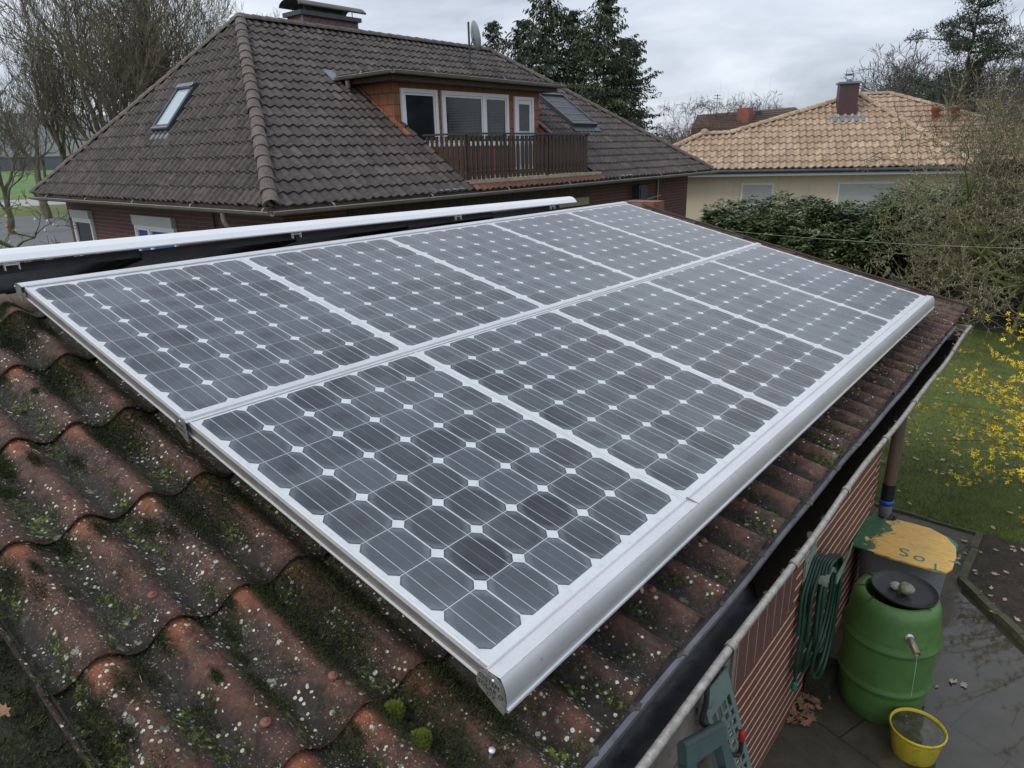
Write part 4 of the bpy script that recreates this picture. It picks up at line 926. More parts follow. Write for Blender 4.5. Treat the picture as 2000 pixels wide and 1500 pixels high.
def ridge_tiles(name, A, B, r, mat, parent, pitch=.33, up=Vector((0, 0, 1)), n=8, seed=1):
    rs = random.Random(seed); A, B = Vector(A), Vector(B); d = (B-A); L = d.length; d.normalize(); s_ = d.cross(up).normalized(); u_ = s_.cross(d); V = []; F = []; C = []; k = 0; t_ = 0
    while t_ < L:
        c = rs.random(); b = len(V); l1 = min(t_+pitch+.03, L+.02); wob = rs.uniform(-.01, .01)
        for e_, q in ((t_, 1.12), (l1, .94)):
            for i in range(n+1):
                th = math.pi*i/n; V.append(A+d*e_+s_*(math.cos(th)*r*q*1.1+wob)+u_*(math.sin(th)*r*q-.2*r))
        for i in range(n): F.append((b+i, b+i+1, b+n+2+i, b+n+1+i)); C += [(.5, .5, c, 1)]*4
        t_ += pitch
    # closed tile mouths
    V2 = list(V); k = len(V)//(2*(n+1))
    for q in range(k):
        b = q*2*(n+1)
        for i in range(0, n, 2): 
            F.append((b+i, b+i+1, b+i+2, b+n-i if False else b+n//2)); C += [(.5, .5, .2, 1)]*4
    F = [f for f in F]; return fast_mesh(name, V, F, mat, parent, corner_col=C, smooth=False)
def win(parent, name, O, ax, up, w_, h_, fr=.09, depth=.06, mull=(), pane='pane', out=Vector((1, 0, 0)), mat='white', inner=.05, sash=None, top=0, topmat='shutter'):
    """frame part with pane sub-part. O lower corner on the wall, out = outward normal"""
    mb = MB(); f = lambda a0, a1, b0, b1, c0, c1: mb.box((a0, b0, c0), (a1, b1, c1), 0, ax, up, out, O)
    f(0, w_, 0, fr, .0, depth); f(0, w_, h_-fr, h_, 0, depth); f(0, fr, fr, h_-fr, 0, depth); f(w_-fr, w_, fr, h_-fr, 0, depth)
    for x_ in mull: f(x_-fr*.6, x_+fr*.6, fr, h_-fr, 0, depth-.004)
    segs = [fr]+[x_ for x_ in mull]+[w_-fr]
    for a, b in zip(segs[:-1], segs[1:]):   # sash rails
        aa = a+(fr*.6 if a != fr else 0); bb = b-(fr*.6 if b != w_-fr else 0); q = inner
        f(aa+.008, bb-.008, fr+.008, fr+q, .0, depth-.014); f(aa+.008, bb-.008, h_-fr-q, h_-fr-.008, 0, depth-.014); f(aa+.008, aa+q, fr+q, h_-fr-q, 0, depth-.014); f(bb-q, bb-.008, fr+q, h_-fr-q, 0, depth-.014)
    o = mb.build(name, mat, parent)
    mb = MB(); mb.box((fr, fr, .004), (w_-fr, h_-fr, .018), 0, ax, up, out, O); mb.build('pane', pane, o)
    if top:
        mb = MB(); mb.box((0, h_+.002, 0), (w_, h_+top, depth+.03), 0, ax, up, out, O); mb.build('shutter_box', topmat, o)
    return o
# ------------------------------------------------------------------ brown tiled house
HA = Vector((-6.966, 5.594, -.30)); HL, HW = 16.996, 10.835; ZR = 3.46
HP = Vector((-12.384, 8.811, ZR)); HQ = Vector((-12.384, 17.432, ZR)); HB = HA+Vector((0, HL, 0)); HC = HA+Vector((-HW, 0, 0)); HD = HC+Vector((0, HL, 0))
X, Y, Z = Vector((1, 0, 0)), Vector((0, 1, 0)), Vector((0, 0, 1))
def brown_house():
    t = thing('brown_house', 'red brick house with a brown tiled hip roof, dormer and balcony behind the solar panels', 'house', (-12, 14, GZ))
    fs_ = R_(34.764); ls = R_(49.456); rs_ = R_(36.09)
    eu = Vector((-math.cos(fs_), 0, math.sin(fs_)))
    zf = lambda x_: -.3+(-6.966-x_)*math.tan(fs_)
    cl = Vector((-(HP-HA).y, (HP-HA).x, 0)).normalized()     # plan normal of the left hip
    def outer(a, b, inside):
        n = Vector((-(b-a).y, (b-a).x, 0)).normalized(); return (a, n if (inside-a).dot(n) < 0 else -n)
    mid = Vector((-9, 13, 0))
    Y0, Y1, XD = 10.46, 15.51, -9.0
    skip = lambda c: (Y0 < c.y < Y1 and c.x > -10.45 and c.x < -6.85)
    tile_plane('front_roof', HA-Y*.03+eu*(-.02), Y, eu, HL+.1, 6.66, .212, .333, .044, .032, 'tile_dark', t, [outer(HA, HP, mid), outer(HB, HQ, mid), (HP, Vector((-1, 0, 0)))], seed=1, skip=skip)
    tile_plane('balcony_apron_roof', Vector((-6.93, Y0+.02, -.315)), Y, eu, Y1-Y0+.1, .30, .20, .31, .045, .02, 'tile_red', t, [], seed=9)
    eu2 = Vector((0, math.cos(ls), math.sin(ls))); tile_plane('side_roof', HC+Vector((-.03, 0, 0)), X, eu2, HW+.1, 5.0, .212, .333, .070, .036, 'tile_dark', t, [outer(HA, HP, Vector((-12, 6, 0))), outer(HC, HP, Vector((-12, 6, 0)))], seed=2)
    mb = MB(); mb.add([HD+Z*-.02, HC+Z*-.02, HP+Z*-.02, HQ+Z*-.02, HB+Z*-.02], [(0, 1, 2, 3), (4, 0, 3)]); mb.build('rear_roof', 'tile_dark', t)
    # underlay so that no light shows through the cut
    mb = MB(); q = lambda x_, y_: (x_, y_, zf(x_)-.05)
    mb.add([q(-6.98, HA.y), q(-6.98, Y0), q(-9.0, Y0), q(-10.4, Y0), (HP.x, HP.y, ZR-.05)], [(0, 1, 2, 3, 4)]); mb.build('roof_underlay', 'wood_dark', t)
    lift = Vector((0, 0, .045))
    ridge_tiles('hip_tiles', HA+lift, HP+lift, .115, 'ridge_dark', t, .34, seed=1)
    ridge_tiles('hip_tiles', HC+lift, HP+lift, .105, 'ridge_dark', t, .34, seed=2)
    ridge_tiles('hip_tiles', HB+lift, HQ+lift, .105, 'ridge_dark', t, .34, seed=3)
    ridge_tiles('ridge_tiles', HP+lift, HQ+lift, .105, 'ridge_dark', t, .34, seed=4)
    # walls
    mb = MB(); xf, yl, xl, yr = -7.6, 6.2, -17.55, 22.1
    mb.add([(xf, yl, GZ), (xf, yr, GZ), (xf, yr, -.3), (xf, yl, -.3)], [(0, 1, 2, 3)]); mb.build('wall', 'brick_dark', t)
    mb = MB(); mb.add([(xl, yl, GZ), (xf, yl, GZ), (xf, yl, -.3), (xl, yl, -.3)], [(0, 1, 2, 3)]); mb.build('wall', 'brick_dark_x', t)
    mb = MB(); mb.add([(xl, yr, GZ), (xf, yr, GZ), (xf, yr, -.3), (xl, yr, -.3)], [(3, 2, 1, 0)]); mb.add([(xl, yl, GZ), (xl, yr, GZ), (xl, yr, -.3), (xl, yl, -.3)], [(3, 2, 1, 0)]); mb.build('wall', 'brick_dark', t)
    # soffit, fascia, gutters
    mb = MB(); mb.add([HA+Z*-.13+X*-.05+Y*.05, HB+Z*-.13+X*-.05, (xf, yr, -.43), (xf, yl, -.43), (xl, yl, -.43), HC+Z*-.13+Y*.05], [(0, 1, 2, 3), (0, 3, 4, 5)]); mb.build('soffit', 'wood_dark', t)
    mb = MB(); mb.box((HA.x-.03, HA.y, -.44), (HA.x, HB.y, -.27)); mb.box((HC.x, HA.y, -.44), (HA.x-.03, HA.y+.03, -.27)); mb.build('fascia', 'wood_dark', t)
    def gutter(pts, r, name='gutter', mat='zinc_house'):
        mb = MB(); n = 8
        for a, b in zip(pts[:-1], pts[1:]):
            a, b = Vector(a), Vector(b); d = (b-a).normalized(); s_ = d.cross(Z); vs = []
            for p in (a, b):
                for k in range(n+1):
                    th = math.pi+math.pi*k/n; vs.append(p+s_*math.cos(th)*r+Z*math.sin(th)*r)
            mb.add(vs, [(k, k+1, n+2+k, n+1+k) for k in range(n)], 0, True)
            mb.tube([a+s_*r, b+s_*r], .012, 6); mb.tube([a-s_*r, b-s_*r], .012, 6)
            L = (b-a).length; k = 1.2
            while k < L: mb.lathe(a+d*k, [(r+.006, -.02), (r+.006, .02)], 12, 0, d); k += 2.4
        return mb.build(name, mat, t)
    gutter([HC+Vector((-.06, -.05, -.055)), HA+Vector((.07, -.05, -.065))], .07); gutter([HA+Vector((.07, -.05, -.065)), HB+Vector((.07, .25, -.045))], .07)
    # downpipe elbow at the near corner
    mb = MB(); mb.tube(spline([(-8.45, 5.56, -.42), (-8.45, 5.58, -.62), (-8.35, 5.75, -.80), (-8.1, 6.1, -.92), (-8.0, 6.12, -1.1), (-8.0, 6.12, -2.8)]), .05, 10); mb.build('downpipe', 'zinc_house', t)
    mb = MB(); mb.tube([(-9.95, 6.16, -.45), (-9.95, 6.16, -2.8)], .02, 6); mb.build('cable_conduit', 'black', t)
    # snow stop plates
    for y in (8.9+.95, 16.9):
        mb = MB(); mb.box((-.02, -.36, .05), (.02, .36, .13), 0, eu, Y, X, HA+Vector((-.12, y-HA.y, .06))); mb.build('snow_guard', 'lead', t)
    # side wall windows with roller shutter boxes
    win(t, 'window', Vector((-17.16, 6.2, -2.25)), X, Z, 1.18, 1.36, .06, .07, (), 'pane', -Y, top=.20)
    w2 = win(t, 'window', Vector((-13.54, 6.2, -2.25)), X, Z, 1.90, 1.34, .06, .07, (.70,), 'pane_blue', -Y, top=.22)
    # front wall details
    mb = MB(); y = 7.6
    while y < 15.9: mb.box((-7.60, y, -1.35), (-7.575+.004*(int(y*10) % 2), y+.11, -.46)); y += .115
    mb.build('boarded_panel', 'wood_dark', t)
    mb = MB(); mb.box((-7.57, 10.2, -.98), (-7.55, 15.9, -.78)); mb.build('beige_band', 'wood_beige', t)
    mb = MB(); mb.box((-7.6, 18.35, -1.05), (-7.36, 18.85, -.60)); mb.box((-7.36, 18.42, -.98), (-7.34, 18.78, -.7)); mb.build('wall_lamp', 'dark_metal', t)
    mb = MB(); mb.tube([(-7.56, 19.9, -.35), (-7.56, 19.9, -2.6)], .028, 8); mb.tube([(-7.56, 18.7, -1.10), (-7.56, 20.1, -1.0)], .02, 8); mb.tube([(-7.56, 19.2, -1.75), (-7.56, 20.0, -1.68)], .02, 8); mb.build('pipe', 'zinc_bead', t)
    # dormer
    YD0, YD1 = 10.22, 15.53; zt = 2.04
    d = MB(); d.add([(XD, YD0, -.12), (XD, YD1, -.12), (XD, YD1, zt+.05), (XD, YD0, zt+.05)], [(0, 1, 2, 3)]); d.build('dormer_wall', 'shingle', t)
    for yy in (YD0, YD1):
        d = MB(); xb = -6.966-(zt+.3)/math.tan(fs_)
        d.add([(XD, yy, zf(XD)-.05), (XD, yy, zt+.05), (xb-.1, yy, zt+.05)], [(0, 1, 2)]); d.build('dormer_cheek', 'shingle', t)
    # terracotta flashing boards that follow the roof slope beside the dormer cheeks
    for yy, s_ in ((YD0-.06, 1), (YD1+.02, 1)):
        mb = MB(); mb.box((0, 0, .02), (2.35, .10, .075), 0, eu, Y, eu.cross(Y) if eu.cross(Y).z > 0 else -eu.cross(Y), Vector((XD+.42, yy, zf(XD+.42)))); mb.build('cheek_flashing', 'shingle', t)
    for yy in (Y0, Y1):
        d = MB(); d.add([(-7.05, yy, -.12), (-7.05, yy, zf(-7.05)), (XD, yy, zf(XD)), (XD, yy, -.12)], [(0, 1, 2, 3)]); d.build('balcony_cheek', 'shingle', t)
    # flat dormer roof slab with gutter
    mb = MB(); mb.box((-10.75, 9.80, 2.10), (-8.50, 15.95, 2.19)); mb.build('dormer_roof', 'zinc', t)
    mb = MB(); mb.box((-10.60, 9.90, 1.98), (-8.60, 15.85, 2.098)); mb.build('dormer_soffit', 'wood_dark', t)
    gutter([(-10.62, 9.76, 2.13), (-8.44, 9.76, 2.15)], .065); gutter([(-8.44, 9.76, 2.15), (-8.44, 15.98, 2.13)], .065)
    mb = MB(); mb.tube([(-10.0, 9.80, 2.05), (-10.05, 9.85, 1.93)], .05, 10); mb.build('dormer_spout', 'wood_beige', t)
    mb = MB(); mb.box((0, 0, .06), (.42, .26, .08), 0, eu, Y, eu.cross(Y) if eu.cross(Y).z > 0 else -eu.cross(Y), Vector((-10.30, 9.60, zf(-10.30)))); mb.build('lead_apron', 'lead', t)
    # dormer windows and door
    win(t, 'window', Vector((XD, 10.42, .62)), Y, Z, 1.14, 1.245, .085, .05, ())
    w = win(t, 'window', Vector((XD, 11.70, .62)), Y, Z, 2.47, 1.245, .085, .05, (1.50,))
    mb = MB(); z = .95
    while z < 1.42: mb.box((XD+.020, 11.9, z), (XD+.026, 13.02, z+.011)); mb.box((XD+.020, 13.42, z), (XD+.026, 14.0, z+.011)); z += .036
    mb.build('venetian_blind', 'blind', w)
    dr = win(t, 'balcony_door', Vector((XD, 14.42, -.06)), Y, Z, .83, 1.90, .085, .05, (), 'curtain', inner=.10)
    mb = MB(); mb.box((XD+.02, 14.60, .1), (XD+.035, 15.06, .98)); mb.build('lower_panel', 'pane_sky', dr)
    # balcony
    b = MB(); b.box((-9.0, Y0, -.17), (-7.06, 15.74, -.105)); bal = b.build('balcony', 'wood_beige', t)
    b = MB(); b.box((-7.08, Y0+.02, -.32), (-7.065, 15.72, -.172)); b.build('edge_board', 'shingle_red', bal)
    xr = -7.12
    b = MB(); b.box((xr-.04, 10.46, .835), (xr+.05, 15.16, .875)); b.build('top_rail', 'dark_metal', bal)
    b = MB(); b.box((xr-.04, 10.5, .70), (xr-.012, 15.1, .74)); b.box((xr-.04, 10.5, .03), (xr-.012, 15.1, .07)); b.build('cross_rail', 'wood_dark', bal)
    bl = MB(); pr = [(-.048, 0), (-.048, .09), (-.030, .14), (-.050, .24), (-.053, .46), (-.050, .66), (-.030, .76), (-.046, .80), (-.046, .90)]
    poly = pr+[(-a, q) for a, q in pr[::-1]]
    me = None; y = 10.56; k = 0
    while y < 15.12:
        if me is None:
            bl.extrude([(xr, y+a, -.085+q) for a, q in poly], (.022, 0, 0)); o = bl.build('baluster', 'wood_dark', bal); me = o.data; y00 = y
        else: o = link(me, 'baluster', bal); o.location = (0, y-y00, 0)
        y += .148+(.03 if k % 6 == 5 else 0); k += 1
    # return railing at the right end
    b = MB(); b.box((-9.0, 15.10, .835), (xr-.045, 15.16, .875)); b.build('top_rail', 'dark_metal', bal)
    b = MB(); b.box((-8.42, 10.48, .835), (xr-.045, 10.54, .875)); b.build('top_rail', 'dark_metal', bal)
    rb = MB(); rb.extrude([(xr-.15+a, 15.12, -.085+q) for a, q in poly], (0, .022, 0)); o = rb.build('baluster', 'wood_dark', bal); me2 = o.data
    for k in range(1, 11): o = link(me2, 'baluster', bal); o.location = (-.135*k, 0, 0)
    for k in range(0, 8): o = link(me2, 'baluster', bal); o.location = (-.148*k, 10.50-15.12, 0)
    for yy in (10.50, 11.8, 13.4, 15.1):
        b = MB(); b.box((xr-.045, yy-.035, -.1), (xr-.001, yy+.035, .835)); b.build('post', 'wood_dark', bal)
    # skylights
    en = eu.cross(Y); en = en if en.z > 0 else -en
    S0 = Vector((-8.93, 16.98, zf(-8.93))); mb = MB()
    w_, l_ = 1.32, 1.62
    def sbox(a0, a1, b0, b1, c0, c1, m_): m_.box((a0, b0, c0), (a1, b1, c1), 0, Y, eu, en, S0)
    mb = MB(); sbox(0, .06, 0, l_, .03, .17, mb); sbox(w_-.06, w_, 0, l_, .03, .17, mb); sbox(.06, w_-.06, 0, .08, .03, .17, mb); sbox(.06, w_-.06, l_-.1, l_, .03, .19, mb); sk = mb.build('skylight', 'dark_metal', t)
    mb = MB(); sbox(.06, w_-.06, .08, l_-.1, .05, .13, mb); mb.build('awning', 'awning', sk)
    mb = MB()
    for q in (.14, .22, .56, .90, 1.22): sbox(.06, w_-.06, q, q+.010, .13, .145, mb)
    mb.build('awning_bar', 'zinc_bead', sk)
    mb = MB(); sbox(-.05, w_+.05, -.22, -.002, .04, .065, mb); mb.build('apron', 'dark_metal', sk)
    en2 = X.cross(eu2); S1 = Vector((-12.93, 6.72, -.3+(6.72-5.594)*math.tan(ls)))
    hx = X*.86+eu2*0
    def s2(a0, a1, b0, b1, c0, c1, m_): m_.box((a0, b0, c0), (a1, b1, c1), 0, X, eu2, en2, S1)
    mb = MB(); s2(0, .07, 0, 1.25, .03, .15, mb); s2(.68, .78, 0, 1.25, .03, .15, mb); s2(.07, .68, 0, .12, .03, .15, mb); s2(.07, .68, 1.10, 1.25, .03, .17, mb); sk = mb.build('skylight', 'dark_metal', t)
    mb = MB(); s2(.07, .68, .12, 1.10, .06, .12, mb); mb.build('pane', 'pane_sky', sk)
    mb = MB(); s2(.02, .76, 1.13, 1.22, .172, .18, mb); s2(.02, .76, .02, .06, .152, .16, mb); mb.build('sill_strip', 'lead', sk)
    mb = MB(); s2(-.06, .80, -.2, -.002, .035, .06, mb); mb.build('apron', 'lead', sk)
    # chimney
    cx, cy = -12.8, 11.67
    mb = MB(); mb.box((cx-.62, cy-.88, 2.4), (cx, cy+.88, 3.83)); ch = mb.build('chimney', 'chim_slate', t)
    mb = MB(); mb.box((cx-.70, cy-.96, 3.83), (cx+.08, cy+.96, 3.93)); mb.build('chimney_cap', 'dark_metal', ch)
    for a, b in ((cx+.003, cy-.875), (cx+.003, cy+.86)):
        mb = MB(); mb.box((a-.02, b-.012, 3.0), (a+.006, b+.03, 3.83)); mb.build('corner_strip', 'lead', ch)
    mb = MB(); n = 14; vs = []
    L0, L1 = cy-1.02, cy+1.08
    prof = [(-.66, .22), (-.60, .34), (-.46, .42), (-.28, .40), (-.14, .28), (.0, .24), (.12, .30), (.20, .30)]
    # S-curved storm cowl: an arch that runs along the ridge with a low trough towards the viewer
    for yy, dz in ((L0, .30), (L1, .30)):
        for k in range(13):
            th = math.pi*k/12; vs.append((cx-.31+math.cos(th)*.42, yy, 3.85+dz+math.sin(th)*.17-.10))
    mb.add(vs, [(k, k+1, 14+k, 13+k) for k in range(12)], 0, True); mb.add([(a, b, c-.006) for a, b, c in vs], [(13+k, 14+k, k+1, k) for k in range(12)], 0, True)
    mb.tube([(cx+.12, L0, 4.055), (cx+.12, L1, 4.055)], .03, 8)
    mb.build('cowl', 'cowl', ch)
    mb = MB()
    for a in (cx-.55, cx-.04):
        for b in (cy-.75, cy+.75): mb.tube([(a, b, 3.93), (a, b, 4.10)], .012, 6)
    mb.build('cowl_stay', 'steel_dark', ch)
    mb = MB(); mb.extrude([(cx-.5, cy-.35, 3.935), (cx-.5, cy+.45, 3.935), (cx-.5, cy+.55, 4.08), (cx-.5, cy-.5, 4.08)], (.35, 0, 0)); mb.build('flue_head', 'cowl', ch)
    # satellite dish
    base = Vector((-11.35, 15.36, 3.0)); mb = MB(); mb.tube([base-Z*.35, base+Z*.98], .03, 8); di = mb.build('satellite_dish', 'dark_metal', t)
    n_ = Vector((.50, .82, .18)).normalized(); c = base+Vector((.05, .20, .62)); mb = MB(); mb.lathe(c, [(.0001, -.06), (.15, -.05), (.28, -.02), (.40, .03), (.41, .035), (.40, .025), (.28, -.03), (.0001, -.07)], 32, 0, n_); mb.build('reflector', 'dish', di)
    mb = MB(); f_ = c+n_*.62-Z*.06; mb.tube([c-Z*.40+n_*.02, f_], .013, 6); mb.lathe(f_-n_*.02, [(.0001, -.02), (.05, 0), (.05, .06), (.035, .10), (.0001, .11)], 12, 0, -n_); mb.tube([base+Z*.2, c-n_*.05], .02, 6); mb.build('receiver_arm', 'lead', di)
    return t
brown_house()
# garden gate pillars left of the brown house
for i, (x_, y_) in enumerate([(-18.9, 6.3), (-20.6, 6.1)]):
    t = thing('gate_pillar', ['low red brick pillar touching the far left corner of the brick house', 'low red brick pillar standing apart, nearest the tree with the coloured eggs'][i], 'pillar', (x_, y_, GZ), 'brick gate pillars')
    mb = MB(); mb.box((x_-.2, y_-.2, GZ), (x_+.2, y_+.2, -2.05)); mb.build('shaft', 'brick_dark_x', t); mb = MB(); mb.box((x_-.27, y_-.27, -2.05), (x_+.27, y_+.27, -1.98)); mb.build('coping', 'tile_red', t)

# ------------------------------------------------------------------ cream house with the sand-coloured roof
def yellow_house():
    t = thing('cream_house', 'cream rendered bungalow with a sand-coloured tiled hip roof beyond the hedge', 'house', (-5, 30, GZ))
    th = R_(65.15); e1 = Vector((math.sin(th), math.cos(th), 0)); e2 = Vector((-e1.y, e1.x, 0)); E = Vector((-.003, 28.975, -.4)); sl = R_(36.994)
    f = lambda a, u_, dz=0: E+e1*a+e2*u_+Z*(u_*math.tan(sl)+dz)
    eu = e2*math.cos(sl)+Z*math.sin(sl)
    def clip(p, q, ins):
        a, b = f(*p), f(*q); d = (b-a); n = Vector((-d.y, d.x, 0)).normalized(); i = f(*ins); return (a, n if (i-a).dot(n) < 0 else -n)
    ins = (-4.5, 1.0)
    # convex pieces of the front slope
    tile_plane('front_roof', f(-8.345, 0), e1, eu, 8.4, 4.5, .25, .36, .075, .045, 'tile_sand', t, [clip((0, 0), (-3.49, 3.49), ins), clip((-3.49, 3.49), (-8.345, 1.716), ins)], seg=6, seed=5)
    tile_plane('front_roof', f(-12.345, 0), e1, eu, 3.999, 2.2, .25, .36, .075, .045, 'tile_sand', t, [clip((-8.345, 1.72), (-9.416, 1.69), (-8, .5)), clip((-9.416, 1.69), (-12.4, 0), (-8, .5))], seg=6, seed=6)
    mb = MB(); A_, B_, C_, D_, E_ = f(0, 0, -.03), f(-3.49, 3.49, -.03), f(-8.345, 1.716, -.03), f(-9.416, 1.69, -.03), f(-12.4, 0, -.03); bk = lambda a, u_, z: E+e1*a+e2*u_+Z*(z)
    F_ = bk(-3.49, 9.5, 2.6); G_ = bk(0, 9.5, 0); H_ = bk(-12.4, 6, 0)
    mb.add([A_, B_, C_, D_, E_, F_, G_, H_], [(0, 6, 5, 1), (1, 5, 7), (1, 7, 2), (2, 7, 3), (3, 7, 4)]); mb.build('rear_roof', 'tile_pink', t)
    for a, b, s_ in (((0, 0), (-3.49, 3.49), 1), ((-8.345, 1.716), (-3.49, 3.49), 2), ((-9.416, 1.69), (-8.345, 1.716), 3), ((-12.4, 0), (-9.416, 1.69), 4)):
        ridge_tiles('hip_tiles', f(*a, .05), f(*b, .05), .12, 'tile_sand', t, .4, seed=s_)
    mb = MB(); mb.lathe(f(-9.3, 1.69, .12), [(.16, -.1), (.17, 0), (.12, .1), (.0001, .14)], 12); mb.build('ridge_finial', 'tile_sand', t)
    # wall, eaves, gutter
    w0 = lambda a, z, o=0: E+e1*a+e2*(.6-o)+Z*(z+.4)
    mb = MB(); mb.add([w0(-12, GZ), w0(-.5, GZ), w0(-.5, -.5), w0(-12, -.5), w0(-12, GZ)+e2*5.2, w0(-12, -.5)+e2*5.2, w0(-.5, GZ)+e2*8, w0(-.5, -.5)+e2*8], [(0, 1, 2, 3), (4, 0, 3, 5), (1, 6, 7, 2)]); mb.build('wall', 'render_y', t)
    mb = MB(); mb.add([f(-12.4, 0, -.16), f(.05, 0, -.16), w0(-.5, -.56), w0(-12, -.56)], [(0, 1, 2, 3)]); mb.build('soffit', 'white', t)
    mb = MB(); mb.box((-12.4, 0, -.17), (.05, .03, -.02), 0, e1, e2, Z, E); mb.box((-12.4, .0, -.24), (.05, .03, -.17), 0, e1, e2, Z, E); mb.build('fascia', 'white', t)
    mb = MB(); mb.tube([E+e1*-12.5-e2*.07-Z*.07, E+e1*.1-e2*.07-Z*.07], .075, 10); mb.build('gutter', 'dark_metal', t)
    for a0, w_, h_ in ((-7.82, 1.20, 1.25), (-4.37, 2.05, 1.25)):
        z1 = -.92; O = w0(a0, z1-h_, 0.0); mb = MB(); fr = .07
        bx = lambda x0, x1, y0, y1, c, m_: m_.box((x0, y0, 0), (x1, y1, c), 0, e1, Z, -e2, O)
        bx(0, w_, h_-fr, h_, .05, mb); bx(0, fr, 0, h_-fr, .05, mb); bx(w_-fr, w_, 0, h_-fr, .05, mb); bx(fr, w_-fr, 0, fr, .05, mb); wf = mb.build('window', 'white', t)
        mb = MB(); y = fr
        while y < h_-fr: bx(fr, w_-fr, y, y+.040, .03, mb); bx(fr, w_-fr, y+.040, y+.046, .022, mb); y += .046
        mb.build('roller_shutter', 'shutter', wf)
    # chimney
    c = f(-4.05, 2.72); mb = MB(); mb.box((-.34, -.3, -.3), (.34, .3, .95), 0, e1, e2, Z, c); ch = mb.build('chimney', 'chim_maroon', t)
    mb = MB(); mb.box((-.40, -.36, .95), (.40, .36, 1.02), 0, e1, e2, Z, c); mb.build('chimney_cap', 'lead', ch)
    mb = MB(); mb.lathe(c+Z*1.02, [(.10, 0), (.10, .10)], 12); mb.lathe(c+Z*1.26, [(.0001, .05), (.17, 0), (.16, .0)], 14); mb.tube([c+Z*1.1-e1*.13, c+Z*1.45-e1*.13], .012, 5); mb.tube([c+Z*1.1+e1*.13, c+Z*1.4+e1*.13], .012, 5); mb.box((-.16, -.1, 1.30), (.16, .1, 1.32), 0, e1, e2, Z, c); mb.build('flue_pot', 'lead', ch)
    en = e1.cross(eu); en = en if en.z > 0 else -en
    mb = MB(); mb.box((-.62, -.42, .05), (.62, -.05, .075), 0, e1, eu, en, f(-4.05, 2.45)); mb.build('chimney_flashing', 'lead', ch)
    # rear main roof: parallel ridge behind
    M = Vector((.355, 36.274, -.4)); R0 = Vector((-5.202, 38.203, 2.6)); g = lambda a, u_: M+e1*a+e2*u_*1.0+Z*u_*(3.0/4.09)
    eu = (e2*4.09+Z*3.0).normalized(); ridge = 4.086; ra = (R0-M).dot(e1)
    def clip2(p, q, ins):
        a, b = g(*p), g(*q); d = (b-a); n = Vector((-d.y, d.x, 0)).normalized(); i = g(*ins); return (a, n if (i-a).dot(n) < 0 else -n)
    tile_plane('main_roof', g(-6.0, 0), e1, eu, 10.4, 5.1, .30, .40, .045, .06, 'tile_pink', t, [clip2((4.2, 0), (ra, ridge), (-6, 1)), (g(-9, ridge), e2)], seg=4, seed=8)
    mb = MB(); mb.add([g(4.2, 0), g(ra, ridge), g(-6.0, ridge), g(-6.0, ridge)+e2*4-Z*3, g(4.2, 0)+e2*8, g(-6.0, 0)], [(0, 4, 3, 2, 1), (5, 2, 3)]); mb.build('main_rear_roof', 'tile_pink', t)
    ridge_tiles('ridge_tiles', g(-6.0, ridge)+Z*.05, g(ra, ridge)+Z*.05, .12, 'tile_sand', t, .4, seed=7); ridge_tiles('hip_tiles', g(4.2, 0)+Z*.05, g(ra, ridge)+Z*.05, .12, 'tile_sand', t, .4, seed=8)
    mb = MB(); q = lambda a, z: M+e1*a+e2*.6+Z*(z+.4); mb.add([q(-9, GZ), q(3.7, GZ), q(3.7, -.5), q(-9, -.5)], [(0, 1, 2, 3)]); mb.build('rear_wall', 'shutter', t)
    mb = MB(); mb.tube([M+e1*-9-e2*.07-Z*.08, M+e1*4.2-e2*.07-Z*.08], .09, 8); mb.build('rear_gutter', 'dark_metal', t)
    for a in (-2.62, -1.85):
        c = g(a, 2.35); mb = MB(); mb.lathe(c, [(.14, -.2), (.13, .34), (.19, .36), (.19, .52), (.20, .53), (.20, .60), (.0001, .62)], 16); mb.build('vent_pipe', 'terracotta', t)
yellow_house()
